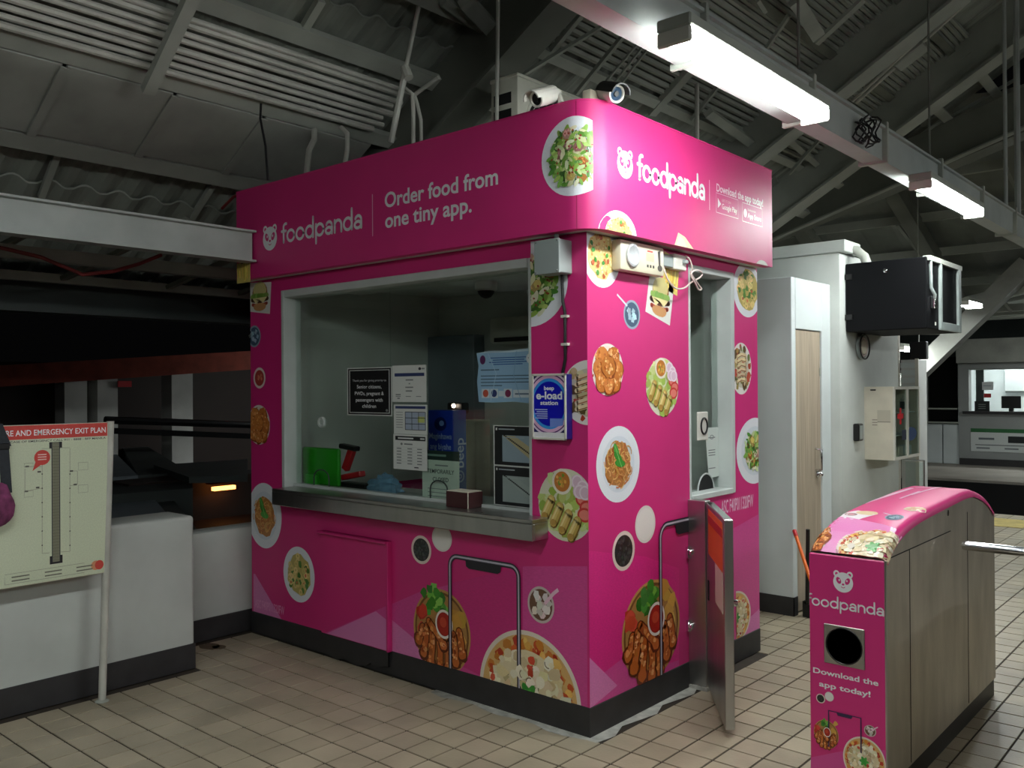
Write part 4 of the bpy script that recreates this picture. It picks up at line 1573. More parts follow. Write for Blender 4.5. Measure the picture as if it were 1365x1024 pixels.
RC = (0.0, 0.1375, BD, 2.309)
RN = (0.0, 0.1375, RY0 - 0.001, 2.309)
RF = (RY1 + 0.001, 0.1375, BD, 2.309)
food(f_rice, 'rice_print', right, RGT, rpx, (776, 295, 826.5, 383.5), RC)
food(f_fries, 'flatbread_print', right, RGT, rpx, (884, 340, 904, 390), RN, -0.15)
food(f_burger, 'burger_print', right, RGT, rpx, (861.5, 368, 897, 430), RN, -0.12)
food(f_drink, 'drink_print', right, RGT, rpx, (831, 400, 853, 439), RC)
food(f_chicken, 'chicken_print', right, RGT, rpx, (789, 458, 830.5, 528), RC)
food(f_lumpia, 'roll_platter_print', right, RGT, rpx, (861, 477, 904, 555), RN)
food(f_noodles, 'noodle_print', right, RGT, rpx, (794.5, 568, 852.5, 670), RC)
food(f_milk, 'white_disc_print', right, RGT, rpx, (846.5, 674, 873.5, 724), RC)
food(f_bowl, 'black_bowl_print', right, RGT, rpx, (816, 708, 846, 761), RC)
food(f_wings, 'wings_print', right, RGT, rpx, (828.5, 774, 906, 907), RN)
food(f_pasta_green, 'salad_print', right, RGT, rpx, (977, 350, 1014, 423), RF)
food(f_grill, 'grill_print', right, RGT, rpx, (974, 457, 1001.5, 526), RF)
food(lambda p, r: f_salad(p, r, 110, ext=0.56), 'salad_print', right, RGT, rpx, (981.5, 557, 1029, 645), RF)
food(f_pizza, 'pizza_print', right, RGT, rpx, (958, 789, 1000.5, 860), RF)

# phone outlines
def phone(conv, wall, fn, clip, pts, nots, wd):
    p = Print(fn, clip, h0=0.006)
    a, b, c = [conv(*q) for q in pts]       # top left, top right, bottom (depth only)
    x0, x1, zt, zb, r = a[0], b[0], (a[1] + b[1]) / 2, c[1], abs(b[0] - a[0]) * 0.11
    P = [(x0, zb), (x0, zt - r)] + [(x0 + r - r * math.cos(t), zt - r + r * math.sin(t)) for t in [PI / 2 * k / 6 for k in range(1, 7)]]
    P += [(x1 - r + r * math.sin(t), zt - r + r * math.cos(t)) for t in [PI / 2 * k / 6 for k in range(0, 7)]] + [(x1, zb)]
    p.line(P, wd, rgb(44, 42, 52))
    p.line([(q[0], q[1]) for q in P], wd * 0.45, rgb(150, 146, 160))
    p.line([(q[0], q[1]) for q in P], wd * 0.18, rgb(206, 204, 214))
    m = (x0 + x1) / 2
    n = abs(x1 - x0) * nots
    p.poly([(m - n, zt - wd * .4), (m + n, zt - wd * .4), (m + n * 0.96, zt - n * 0.34), (m + n * 0.8, zt - n * 0.42), (m - n * 0.8, zt - n * 0.42), (m - n * 0.96, zt - n * 0.34)], rgb(38, 38, 44))
    p.build('phone_print', wall)


phone(fpx, front, FRN, FC, ((600.5, 742), (692, 754), (645, 960)), 0.26, 0.026)
a = rpx(879, 702)
phone(lambda u, v: (u, v), right, RGT, RN, ((a[0], a[1] + 0.005), (a[0] + 0.62, a[1] + 0.005), (0, 0.1)), 0.26, 0.028)

# permit number
p = Print(FRN, FC)
q = fpx(340, 797)
p.text('ASC F40P011320FW', q[0], q[1] - 0.06, 0.055, rgb(240, 160, 204), 0.33, 'l', 0.01)
p.build('permit_lettering', front)
p = Print(RGT, RC)
q, q2 = rpx(938, 691), rpx(1004, 674)
p.text('ASC F40P011320FW', q2[0] - 0.4, q2[1] - 0.005, 0.075, rgb(240, 196, 222), 0.4, 'l', 0.01)
p.build('permit_lettering', right)

# fascia: emblem, name, slogan, plates
p = Print(FAS)
p.frame(*box_of(lambda u, v: faspx(u, v, 'f'), 350.5, 299.5, 369.5, 334))
logo(p)
p.build('shop_emblem', fas)
p = Print(FAS)
a, b = faspx(375, 322, 'f'), faspx(485.5, 304, 'f')
wordmark(p, a[0], a[1] - 0.015, 0.083, b[0] - a[0] - 0.01, WHT, 0.21)
p.build('shop_lettering', fas)
p = Print(FAS)
a, b = faspx(496.5, 259, 'f'), faspx(496.5, 315, 'f')
p.rect(a[0] - 0.003, b[1], a[0] + 0.003, a[1], rgb(240, 190, 214))
p.build('divider_line', fas)
p = Print(FAS)
a, b = faspx(513, 277, 'f'), faspx(664, 247, 'f')
p.text('Order food from', a[0], a[1], 0.082, WHT, b[0] - a[0], 'l', 0.022)
p.build('slogan_lettering', fas)
p = Print(FAS)
a, b = faspx(513.5, 305, 'f'), faspx(629, 285, 'f')
p.text('one tiny app.', a[0], a[1] + 0.004, 0.082, WHT, b[0] - a[0], 'l', 0.022)
p.build('slogan_lettering', fas)
q = faspx(767, 200, 'f')
p = Print(FAS, h0=0.0004)
p.rect(q[0] - 0.002, FZ0, q[0] + 0.002, FZ1, rgb(170, 14, 84))
p.build('panel_seam', fas)
# big salad plate at the rounded corner; the print ends short of the next sheet
l = faspx(722, 208, 'f')
cz = (faspx(757, 156, 'f')[1] + faspx(757, 262, 'f')[1]) / 2
rr = (faspx(757, 156, 'f')[1] - faspx(757, 262, 'f')[1]) / 2
p = Print(FAS, (None, None, S1 + FR * 0.92, None), 0.02)
p.frame(l[0] + rr, cz, rr, rr)
f_salad(p, random.Random(77), 190)
p.build('salad_print', fas)
RFX = lambda u, v: faspx(u, v, 'r')
FCL = (None, FZ0 + 0.001, None, None)
food(f_rice, 'rice_print', fas, FAS, RFX, (800.5, 281, 848.5, 345), FCL)
p = Print(FAS, FCL)
p.poly([RFX(898, 330), RFX(904, 310), RFX(913, 316), RFX(925, 333), RFX(920, 345), RFX(895, 340)], rgb(232, 214, 170))
p.poly([RFX(901, 328), RFX(905, 314), RFX(912, 320), RFX(917, 334)], rgb(240, 228, 190))
p.build('flatbread_print', fas)
p = Print(FAS, FCL)
p.frame(*box_of(RFX, 1007, 347, 1025, 372))
f_milk(p, None)
p.build('plate_print', fas)
p = Print(FAS)
p.frame(*box_of(RFX, 822.5, 198, 843.5, 238))
logo(p)
p.build('shop_emblem', fas)
p = Print(FAS)
a, b = RFX(849.5, 240), RFX(940, 266)
wordmark(p, a[0], (a[1] + b[1]) / 2 - 0.003, 0.084, b[0] - a[0], WHT, 0.22)
p.build('shop_lettering', fas)
p = Print(FAS)
a, b = RFX(945.5, 240), RFX(945.5, 280)
p.rect(a[0] - 0.003, b[1], a[0] + 0.003, a[1], rgb(240, 190, 214))
p.build('divider_line', fas)
p = Print(FAS)
a, b = RFX(955, 253), RFX(1017, 275)
p.text('Download the app today!', a[0], (a[1] + b[1]) / 2 - 0.005, 0.043, rgb(246, 214, 230), b[0] - a[0], 'l', 0.02)
BD1 = rgb(238, 170, 205)
for (u0, v0, u1, v1, s1, s2) in ((954.5, 257, 984, 290, 'GET IT ON', 'Google Play'), (989.5, 270, 1016, 298, 'Download on the', 'App Store')):
    a, b = RFX(u0, (v0 + v0) / 2), RFX(u1, v1)
    x0, x1 = a[0], b[0]
    z1 = (RFX(u0, v0)[1] + RFX(u1, v0 + (u1 - u0) * 0.33)[1]) / 2
    z0 = z1 - 0.105
    w = 0.004
    p.line([(x0, z0), (x1, z0), (x1, z1), (x0, z1), (x0, z0)], w, BD1)
    if 'Play' in s2:
        p.poly([(x0 + 0.018, z0 + 0.025), (x0 + 0.055, z0 + 0.052), (x0 + 0.018, z0 + 0.08)], rgb(246, 226, 238))
    else:
        p.ell(x0 + 0.035, z0 + 0.05, 0.018, 0.024, rgb(246, 226, 238), 16)
    p.text(s1, x0 + 0.065, z0 + 0.068, 0.014, BD1, (x1 - x0) * 0.4)
    p.text(s2, x0 + 0.065, z0 + 0.028, 0.03, rgb(246, 214, 230), (x1 - x0) - 0.08, 'l', 0.01)
p.build('app_lettering', fas)

# ================================================================== PAPERS ON THE BOOTH WINDOW
GY = 0.081


def sheet(name, bb, label, draw, cat='notice', group='papers taped to the booth window', y=GY, m='paper'):
    u0, v0, u1, v1 = bb
    uc, vc = (u0 + u1) / 2, (v0 + v1) / 2
    l, r, t, b = at(u0, vc, 1, y), at(u1, vc, 1, y), at(uc, v0, 1, y), at(uc, v1, 1, y)
    w, hh = (r.x - l.x) / 2, (t.z - b.z) / 2
    p = Print(lambda a, c, q: (a, y - q, c), h0=0.0002)
    p.frame((l.x + r.x) / 2, (t.z + b.z) / 2, w, hh)
    draw(p)
    return tag(p.build(name, None, m, base=((l.x + r.x) / 2, y, (t.z + b.z) / 2)), label, cat, group)


PAP, INK, GRY = rgb(222, 226, 222), rgb(40, 44, 50), rgb(130, 136, 136)
NVY = rgb(52, 66, 112)


def n_black(p):
    p.rect(-1, -1, 1, 1, PAP)
    p.rect(-.96, -.965, .96, .965, BLK)
    p.rect(-.9, -.9, .9, .9, PAP)
    p.rect(-.87, -.875, .87, .875, BLK)
    p.text('Thank you for giving priority to', 0, .42, .09, WHT, 1.5, 'c')
    p.text('Senior citizens,', 0, .13, .15, WHT, 1.1, 'c', .01)
    p.text('PWDs, pregnant &', 0, -.15, .15, WHT, 1.3, 'c', .01)
    p.text('passengers with', 0, -.42, .15, WHT, 1.2, 'c', .01)
    p.text('children', 0, -.68, .15, WHT, .62, 'c', .01)
    p.ell(.78, -.78, .05, .06, GRY, 12)


def n_white1(p):
    p.rect(-1, -1, 1, 1, PAP)
    p.ell(.62, .8, .08, .08, INK, 14)
    p.rect(.72, .76, .9, .84, GRY)
    p.rect(-.86, .4, .88, .58, NVY)
    for k, (x0, x1) in enumerate(((-.2, .24), (-.02, .06), (-.22, .24), (-.2, .18), (-.8, -.5), (-.7, -.55))):
        y = .2 - k * .2
        p.rect(x0, y - .035, x1, y + .035, GRY)
    for k in range(3):
        p.rect(-.8 + k * .6, -.72, -.5 + k * .6, -.68, GRY)


def n_white2(p):
    p.rect(-1, -1, 1, 1, PAP)
    p.rect(-.9, .72, .9, .9, NVY)
    p.rect(-.3, -.7, .9, .5, rgb(170, 184, 204))
    p.rect(.45, -.2, .85, .2, rgb(196, 206, 120))
    for k in range(4):
        p.line([(-.3, -.7 + k * .4), (.9, -.7 + k * .4)], .04, INK)
        p.line([(-.3 + k * .4, -.7), (-.3 + k * .4, .5)], .03, INK)
    for k in range(7):
        p.rect(-.85, .45 - k * .17, -.45, .49 - k * .17, GRY)


def n_white3(p):
    p.rect(-1, -1, 1, 1, PAP)
    p.rect(-.88, .66, .9, .9, rgb(26, 32, 34))
    p.rect(-.72, .74, .2, .82, PAP)
    p.rect(.6, .74, .85, .82, PAP)
    p.ell(-.5, .45, .07, .07, GRY, 12)
    p.rect(-.35, .41, .15, .49, GRY)
    for k in range(6):
        y = .18 - k * .17
        p.line([(-.85, y + .1), (.85, y + .1)], .012, rgb(186, 190, 188))
        for x in (-.8, -.15, .42):
            p.rect(x, y - .02, x + .28, y + .04, GRY)
    p.rect(.25, -.88, .5, -.82, INK)


def n_closed(p):
    p.rect(-1, -1, 1, 1, rgb(206, 218, 206))
    p.rect(-1, .64, 1, 1, rgb(30, 52, 48))
    p.rect(-.8, .78, .3, .86, rgb(120, 150, 140))
    p.rect(-.3, .42, .4, .47, GRY)
    p.text('TEMPORARILY', 0, .14, .16, INK, 1.45, 'c', .01)
    p.text('CLOSED', 0, -.16, .16, INK, .85, 'c', .01)
    for k in range(3):
        p.rect(-.7, -.46 - k * .14, .7, -.43 - k * .14, GRY)
    p.rect(-.9, -.86, .9, -.82, INK)


def n_blue(p):
    """wrinkled pale blue letter"""
    P = [(-1, .88), (-.5, .95), (.2, .93), (1, 1), (1, -.3), (.97, -1), (.3, -.93), (-.4, -.97), (-.93, -.95), (-.99, -.2), (-.93, .4)]
    p.poly([(0, 0)] + P + [P[0]], rgb(150, 190, 220))
    p.poly([(-1, .88), (-.5, .95), (.2, .93), (1, 1), (1, .9), (.2, .86), (-.5, .88)], rgb(196, 222, 236))
    for k, (x0, x1) in enumerate(((-.5, .72), (-.42, .66), (-.55, .75), (-.4, .6))):
        p.rect(x0, .66 - k * .08, x1, .695 - k * .08, rgb(40, 92, 160))
    for sx, c in ((-.78, (96, 44, 96)), (.82, (226, 232, 236))):
        p.ell(sx, .62, .1, .17, rgb(*c), 18)
    p.poly([(.78, .66), (.86, .66), (.82, .52)], rgb(120, 60, 60))
    p.rect(-.85, .22, -.2, .26, rgb(70, 96, 120))
    for k in range(4):
        p.rect(-.85, .0 - k * .12, (.85, .9, .8, -.1)[k], .035 - k * .12, rgb(70, 96, 120))
    for x, c in ((-.68, (200, 90, 70)), (-.38, (40, 56, 110)), (.1, (120, 40, 80))):
        p.rect(x - .14, -.8, x + .14, -.46, rgb(206, 220, 228))
        p.ell(x, -.63, .1, .14, rgb(*c), 16)
    p.rect(-.22, -.74, -.04, -.54, rgb(206, 220, 228))
    p.rect(.28, -.78, .92, -.5, rgb(206, 220, 228))
    p.rect(.34, -.68, .86, -.62, rgb(110, 130, 150))
    p.line([(-.6, .9), (-.3, .1), (-.5, -.9)], .02, rgb(176, 208, 230))
    p.line([(.4, .9), (.3, 0), (.55, -.9)], .02, rgb(128, 170, 204))


def n_map(tint, diag):
    def d(p):
        p.rect(-1, -1, 1, 1, PAP)
        p.rect(-.96, -.97, 1, .97, rgb(24, 28, 30))
        p.rect(-.9, .76, -.84, .88, PAP)
        p.rect(-.78, .79, -.1, .85, rgb(170, 180, 184))
        p.rect(-.62, -.8, 1, .52, rgb(*tint))
        p.poly([(-.6, .5), (-.1, .5), (.98, -.4), (.98, -.78), (.7, -.78)], rgb(*diag))
        for k in range(26):
            x0, y0 = -.62 + k * .064, .58 - k * .052
            p.line([(x0, y0), (x0 + .05, y0 - .04)], .07, BLK)
        p.rect(-.62, .4, .3, .43, rgb(*[min(255, q + 16) for q in tint]))
    return d


sheet('priority_notice', (463, 490, 522.5, 554), 'black priority notice with white lettering, leftmost paper on the booth window', n_black)
sheet('paper_notice', (523, 487, 568.5, 536), 'white notice with one blue band, top of the column of three', n_white1)
sheet('paper_notice', (525, 539.5, 569.5, 579), 'white notice with a blue ruled table, middle of the column of three', n_white2)
sheet('paper_notice', (524.5, 579.5, 569.5, 626.5), 'white notice with a black heading, bottom of the column of three', n_white3)
sheet('closed_notice', (563, 601, 612.5, 672), 'pale green closed notice behind the maroon box', n_closed, y=0.1)
sheet('letter', (635.5, 465, 713, 538), 'crinkled pale blue letter high on the booth window', n_blue)
sheet('line_map', (658, 568, 722, 622), 'upper black framed map with a sand coloured band, right end of window', n_map((150, 170, 182), (190, 180, 140)))
sheet('line_map', (658.5, 622.5, 722, 676), 'lower black framed map in plain grey green, right end of window', n_map((158, 172, 168), (164, 178, 172)))
q = at(940, 600, 0, -0.08)
a, b_, t, bt = at(940, 600, 0, -0.08), at(958, 600, 0, -0.08), at(949, 570, 0, -0.08), at(949, 637, 0, -0.08)
p = Print(lambda a, c, hh: (-0.081 + hh, a, c), h0=0.0002)
p.frame((a.y + b_.y) / 2, (t.z + bt.z) / 2, (b_.y - a.y) / 2, (t.z - bt.z) / 2)
p.poly([(-1, 1), (1, 1), (1, -.98), (-.5, -1)], rgb(216, 226, 220))
for k, y in enumerate((.6, .1, 0, -.1, -.62)):
    p.rect(-.5, y - .02, .5, y + .02, GRY)
p.ring(.0, .62, .3, .2, GRY, 16, 0.3)
tag(p.build('window_paper', None, 'paper', base=(-0.081, q.y, q.z)), 'narrow white paper stuck in the side window of the booth', 'notice')

# ------------------------------------------------------------------ things behind the glass and on the ledge
gs = empty('green_stand', at(426, 650, 1, 0.16), 'bright green plastic stand in the left corner of the booth window', 'stand')
a, b_, t = at(402, 652, 1, 0.17), at(451, 652, 1, 0.17), at(425, 597, 1, 0.17)
MB().box((a.x, 0.17, 0.985), (b_.x, 0.2, t.z)).build('panel', 'green', gs, bevel=0.018, seg=3)
MB().box((a.x + 0.08, 0.135, 0.985), (a.x + 0.2, 0.17, 1.06)).build('foot', 'green', gs, bevel=0.006)
MB().box((a.x + 0.04, 0.2, 0.985), (b_.x - 0.04, 0.3, 1.0)).build('base', 'green', gs, bevel=0.004)
rt = empty('tape_cutter', at(470, 645, 1, 0.24), 'red and black tape cutter beside the green stand', 'tool')
c = at(466, 650, 1, 0.24)
MB().bar((c.x - 0.06, 0.24, 1.04), (c.x + 0.13, 0.24, 1.075), 0.05, 0.035).build('handle', 'red', rt, bevel=0.006)
MB().bar((c.x - 0.04, 0.24, 1.09), (c.x + 0.03, 0.24, 1.22), 0.04, 0.05).build('arm', 'red', rt, bevel=0.006)
MB().bar((c.x - 0.08, 0.24, 1.24), (c.x + 0.08, 0.24, 1.225), 0.05, 0.03).build('blade_guard', 'black', rt, bevel=0.006)
MB().box((c.x - 0.06, 0.2, 0.985), (c.x + 0.2, 0.28, 1.015)).build('base', 'black', rt, bevel=0.006)
pb = MB()
r_ = random.Random(8)
c = at(510, 652, 1, 0.2)
vs, fs = [], []
R, S = 7, 14
for i in range(R + 1):
    for k in range(S):
        t, f = PI / 2 * i / R, 2 * PI * k / S
        q = 1 + r_.uniform(-.16, .16)
        vs.append((c.x + 0.14 * q * math.cos(t) * math.cos(f), 0.22 + 0.07 * q * math.cos(t) * math.sin(f), 0.986 + 0.1 * q * math.sin(t)))
for i in range(R):
    for k in range(S):
        fs.append((i * S + k, i * S + (k + 1) % S, (i + 1) * S + (k + 1) % S, (i + 1) * S + k))
pb.add(vs, fs)
tag(pb.build('plastic_bag', 'lightblue', None, base=(c.x, 0.22, 0.986)), 'crumpled pale blue plastic bag behind the booth glass', 'bag')
cb = empty('display_column', at(590, 640, 1, 0.3), 'blue folded card display column with white lettering in the booth', 'display')
a, b_, t = at(571, 600, 1, 0.3), at(604, 600, 1, 0.3), at(588, 547, 1, 0.3)
zb = 0.952
e = 0.3
for q in range(60):
    e += 0.005
    pr = (Vector((b_.x, e, 1.2)) - CAMLOC)
    u = IW / 2 + FPX * pr.dot(RX) / (-pr.dot(RZ))
    if u > 622:
        break
MB().box((a.x, 0.3, zb), (b_.x, e, t.z)).build('card_body', 'blue', cb, bevel=0.003)
p = Print(lambda x, z, hh: (x, 0.3 - hh, z))
w, cxm = b_.x - a.x, (a.x + b_.x) / 2
LBL = rgb(170, 190, 226)
p.ell(cxm, t.z - 0.08, 0.05, 0.04, rgb(16, 30, 96), 20)
p.ell(cxm + 0.01, t.z - 0.075, 0.02, 0.016, rgb(120, 150, 210), 14)
for k, s in enumerate(('Maginhawa', 'ang biyahe', 'pag may')):
    p.text(s, cxm, t.z - 0.165 - k * 0.06, 0.034, LBL, w * (0.9, 0.84, 0.7)[k], 'c', 0.008)
p.ring(cxm, t.z - 0.38, 0.06, 0.048, LBL, 26)
p.ring(cxm, t.z - 0.38, 0.03, 0.02, LBL, 22)
p.build('lettering', cb)
p = Print(lambda y, z, hh: (b_.x + hh, y, z))
p.rect(0.305, zb, e - 0.004, t.z - 0.005, rgb(50, 92, 180))
p.text('beep', (0.3 + e) / 2 + 0.03, t.z - 0.33, 0.07, rgb(196, 212, 236), 0.17, 'l', 0.012, PI / 2)
p.ring((0.3 + e) / 2, t.z - 0.38, 0.035, 0.026, rgb(140, 170, 220), 22)
p.ring((0.3 + e) / 2, t.z - 0.38, 0.014, 0.007, rgb(140, 170, 220), 16)
p.build('side_lettering', cb)
mx = empty('maroon_box', at(620, 682, 1, 0.0), 'small dark maroon box standing on the steel counter ledge', 'box')
a, b_ = at(594.5, 680, 1, -0.04), at(624, 680, 1, -0.04)
MB().box((a.x, -0.04, 0.986), (b_.x, 0.07, 1.067)).build('carton', 'maroon', mx, bevel=0.002)
MB().box((a.x + 0.004, -0.036, 1.067), (b_.x - 0.004, 0.066, 1.07)).build('top_label', 'cream', mx)
MB().box((b_.x - 0.003, -0.0415, 0.986), (b_.x + 0.0015, -0.0385, 1.068)).build('pale_edge', 'cream', mx)
a = at(640, 683, 1, -0.05)
tag(MB().box((a.x, -0.1, 0.9855), (a.x + 0.07, -0.085, 0.9875)).build('coin_groove', 'chrome', None, base=a), 'small bright metal strip on the ledge beside the maroon box', 'fitting')
for k, (u, v, y) in enumerate(((648, 407, 1.1),)):
    c = at(u, v, 1, y)
    dc = empty('dome_camera', (c.x, y, 2.312), 'white dome camera on the ceiling inside the booth', 'camera')
    MB().lathe((c.x, y, 2.312), (0, 0, -1), [(0, .075), (.05, .075), (.06, .06)], 20).build('collar', 'cam_white', dc)
    MB().lathe((c.x, y, 2.252), (0, 0, -1), [(0, .058), (.02, .052), (.04, .035), (.05, .01)], 20).build('dome', 'black', dc)
a, b_ = at(652, 428, 1, 1.42), at(720, 455, 1, 1.42)
sp = empty('split_air_conditioner', ((a.x + b_.x) / 2, 1.5, a.z), 'white wall unit of an air conditioner inside the booth', 'air conditioner')
MB().box((a.x, 1.42, b_.z), (a.x + 0.78, 1.615, a.z + 0.02)).build('case', 'ac', sp, bevel=0.02, seg=2)
MB().box((a.x + 0.05, 1.415, b_.z + 0.01), (a.x + 0.73, 1.43, b_.z + 0.04)).build('vent', 'black', sp)
tag(MB().lathe(at(605, 541, 1, 0.7), (0, -1, 0), [(0, .014), (.008, .012), (.012, .0)], 12).build('lamp_reflection', 'spark', None, base=at(605, 541, 1, 0.7)), 'tiny glowing spot for a lamp reflection above the blue display column', 'lamp')  # glowing spot put in for a reflected lamp
c = at(605, 541, 1, 0.72)
ms = empty('card_reader', (c.x, 0.76, 1.2), 'dark card terminal on a stalk inside the booth', 'machine')
MB().box((c.x - 0.06, 0.715, c.z - 0.05), (c.x + 0.08, 0.78, c.z + 0.02)).build('head', 'black', ms, bevel=0.008)
MB().tube([(c.x, 0.76, c.z - 0.05), (c.x, 0.76, 0.16)], 0.018, 8).build('stalk', 'black', ms)

# ------------------------------------------------------------------ boxes on the booth walls
jb = empty('junction_box', (-0.15, -0.05, 2.2), 'grey junction box at the top right corner of the booth window', 'box')
MB().box((-0.223, -0.1, 2.124), (-0.082, 0.0, 2.278)).build('enclosure', 'grey_box', jb, bevel=0.004)
MB().box((-0.226, -0.104, 2.122), (-0.079, -0.096, 2.28)).build('lid', 'grey_box', jb, bevel=0.002)
for x, z in ((-0.215, 2.132), (-0.09, 2.132), (-0.215, 2.27), (-0.09, 2.27)):
    MB().lathe((x, -0.104, z), (0, -1, 0), [(0, .004), (.002, .003)], 8).build('screw', 'chrome', jb)
MB().tube([(-0.135, -0.05, 2.278), (-0.135, -0.05, 2.312)], 0.011, 8).build('nipple', 'grey_box', jb)
cn = MB()
cn.tube([(-0.135, -0.012, 2.13), (-0.13, -0.012, 2.0), (-0.118, -0.012, 1.95), (-0.118, -0.012, 1.73), (-0.135, -0.012, 1.66)], 0.0075, 8)
cnd = tag(cn.build('cable', 'black', None, base=(-0.13, 0, 1.66)), 'black cable running from the junction box to the blue machine', 'cable')
for z in (1.93, 1.8):
    MB().box((-0.136, -0.022, z - 0.006), (-0.1, 0.0, z + 0.006)).build('cable_clip', 'cam_white', cnd)

el = empty('reload_machine', (-0.19, -0.03, 1.355), 'blue card reload machine with ringed poster beside the window', 'machine')
ex0, ex1, ez0, ez1 = -0.29, -0.086, 1.356, 1.664
MB().box((ex0 + 0.003, -0.046, ez0 + 0.003), (ex1 - 0.001, 0.0, ez1 - 0.003)).build('case', 'navy', el, bevel=0.003)
for a, b in (((ex0, ez0), (ex0 + 0.01, ez1)), ((ex1 - 0.01, ez0), (ex1, ez1)), ((ex0, ez0), (ex1, ez0 + 0.01)), ((ex0, ez1 - 0.01), (ex1, ez1))):
    MB().box((a[0], -0.053, a[1]), (b[0], -0.046, b[1])).build('bezel', 'cam_white', el, bevel=0.001)
p = Print(lambda a, b, hh: (a, -0.0465 - hh, b), (ex0 + .01, ez0 + .01, ex1 - .01, ez1 - .01), h0=0.0004)
p.rect(ex0, ez0, ex1, ez1, rgb(24, 20, 96))
ecx, ecz = (ex0 + ex1) / 2, ez0 + 0.168
for r, c in ((.150, (236, 220, 240)), (.140, (90, 40, 120)), (.134, (236, 190, 226)), (.119, (40, 26, 110)), (.115, (24, 20, 96))):
    p.ell(ecx, ecz, r * .93, r, rgb(*c), 48)
p.ell(ecx, ecz, .109, .119, rgb(60, 160, 240), 48)
p.ell(ecx, ecz, .096, .104, rgb(20, 24, 190), 48)
p.rect(ex0, ez0 + 0.008, ex1, ez0 + 0.034, rgb(240, 240, 244))
p.text('beep', ecx, ecz + .064, .019, WHT, .06, 'c', .03)
p.text('e-load', ecx, ecz + .022, .036, WHT, .155, 'c', .03)
p.text('station', ecx, ecz - .005, .02, WHT, .105, 'c', .03)
for k in range(5):
    p.rect(ecx - .085 + (.01 if k % 2 else 0), ecz - .03 - k * .01, ecx - .01, ecz - .0255 - k * .01, rgb(190, 200, 240))
p.poly([(ecx + .005, ecz - .068), (ecx + .088, ecz - .068), (ecx + .08, ecz - .1), (ecx + .005, ecz - .112)], rgb(120, 150, 232))
p.build('poster', el)

em = empty('emergency_light', (0.03, 0.39, 2.22), 'cream twin emergency light box under the booth fascia', 'light')
MB().box((0.0, 0.195, 2.152), (0.055, 0.585, 2.298)).build('case', 'ivory', em, bevel=0.012, seg=2)
for y in (0.29, 0.56):
    b = MB()
    b.lathe((0.054, y, 2.228), (1, 0, 0), [(0, .055), (.012, .055), (.014, .047), (.005, .03), (.004, .0)], 24)
    if y < 0.5:
        b.build('reflector_lamp', 'reflector', em)
p = Print(lambda a, b, hh: (0.0552 + hh, a, b), h0=0.0004)
p.rect(0.41, 2.178, 0.49, 2.272, rgb(222, 214, 186))
p.rect(0.415, 2.215, 0.485, 2.255, rgb(196, 190, 160))
p.rect(0.425, 2.26, 0.475, 2.268, rgb(206, 70, 66))
for k in range(3):
    p.rect(0.42 + k * 0.026, 2.184, 0.436 + k * 0.026, 2.198, rgb(60, 56, 50))
p.poly([(0.52, 2.27), (0.545, 2.28), (0.545, 2.2), (0.53, 2.19)], rgb(70, 66, 60))
p.ell(0.54, 2.19, 0.022, 0.016, rgb(80, 74, 66), 14)
p.build('control_panel', em)
so_ = empty('wall_socket', (0.02, 0.76, 2.25), 'white surface socket box next to the emergency light', 'socket')
a, b_ = at(898, 345, 0, 0.035), at(914, 345, 0, 0.035)
MB().box((0, a.y, 2.205), (0.04, b_.y, 2.285)).build('box', 'cam_white', so_, bevel=0.004)
MB().box((0, a.y - 0.1, 2.21), (0.035, a.y, 2.275)).build('adapter', 'grey_box', so_, bevel=0.005)
MB().box((0.04, b_.y - 0.045, 2.24), (0.06, b_.y - 0.012, 2.26)).build('plug', 'grey_box', so_, bevel=0.003)
cordpx = [(914, 341), (920, 347), (923, 360), (921, 364), (930, 378), (935, 385), (931, 386), (927, 378), (921, 366), (928, 360), (936, 364), (933, 370), (922, 376), (912, 384), (900, 384), (890, 372), (884, 355)]
P = [at(u, v, 0, 0.05 + 0.012 * math.sin(i)) for i, (u, v) in enumerate(cordpx)]
Q = []
for i in range(len(P) - 1):
    for k in range(4):
        t = k / 4
        a, b_, c, d = P[max(i - 1, 0)], P[i], P[i + 1], P[min(i + 2, len(P) - 1)]
        Q.append(0.5 * ((2 * b_) + (c - a) * t + (2 * a - 5 * b_ + 4 * c - d) * t * t + (3 * b_ - a - 3 * c + d) * t ** 3))
tag(MB().tube(Q + [P[-1]], 0.0045, 6).build('power_cord', 'rope', None, base=P[0]), 'pale looped power cord hanging by the side window', 'cord')

# ------------------------------------------------------------------ on top of the booth
ac = empty('air_conditioner', (-1.16, 1.1, 2.6), 'cream outdoor air conditioner unit on the booth roof', 'air conditioner')
ax0, ax1, ay0, ay1, az0, az1 = -1.27, -1.052, 0.75, 1.45, 2.86, 3.488
MB().box((ax0, ay0, az0), (ax1, ay1, az1)).build('case', 'ac', ac, bevel=0.012, seg=2)
MB().box((ax0 - 0.005, ay0 - 0.006, az1 - 0.02), (ax1 + 0.006, ay1, az1 + 0.006)).build('lid', 'ac', ac, bevel=0.006)
for k in range(5):
    z = az1 - 0.13 - k * 0.1
    MB().box((ax0 + 0.03, ay0 - 0.004, z - 0.035), (ax1 - 0.05, ay0 + 0.02, z + 0.03)).build('side_vent', 'dark', ac)
fr_t, fr_l = at(716, 116, 0, ax1), at(699, 150, 0, ax1)
yc, zc = fr_l.y + 0.27, fr_t.z - 0.27
MB().lathe((ax1 - 0.004, yc, zc), (1, 0, 0), [(0, .27), (.008, .265), (.009, .25), (-.002, .245)], 36).build('fan_ring', 'ac', ac)
MB().lathe((ax1 + 0.001, yc, zc), (1, 0, 0), [(0, .245), (.002, .245)], 36).build('fan_opening', 'dark', ac)
g = MB()
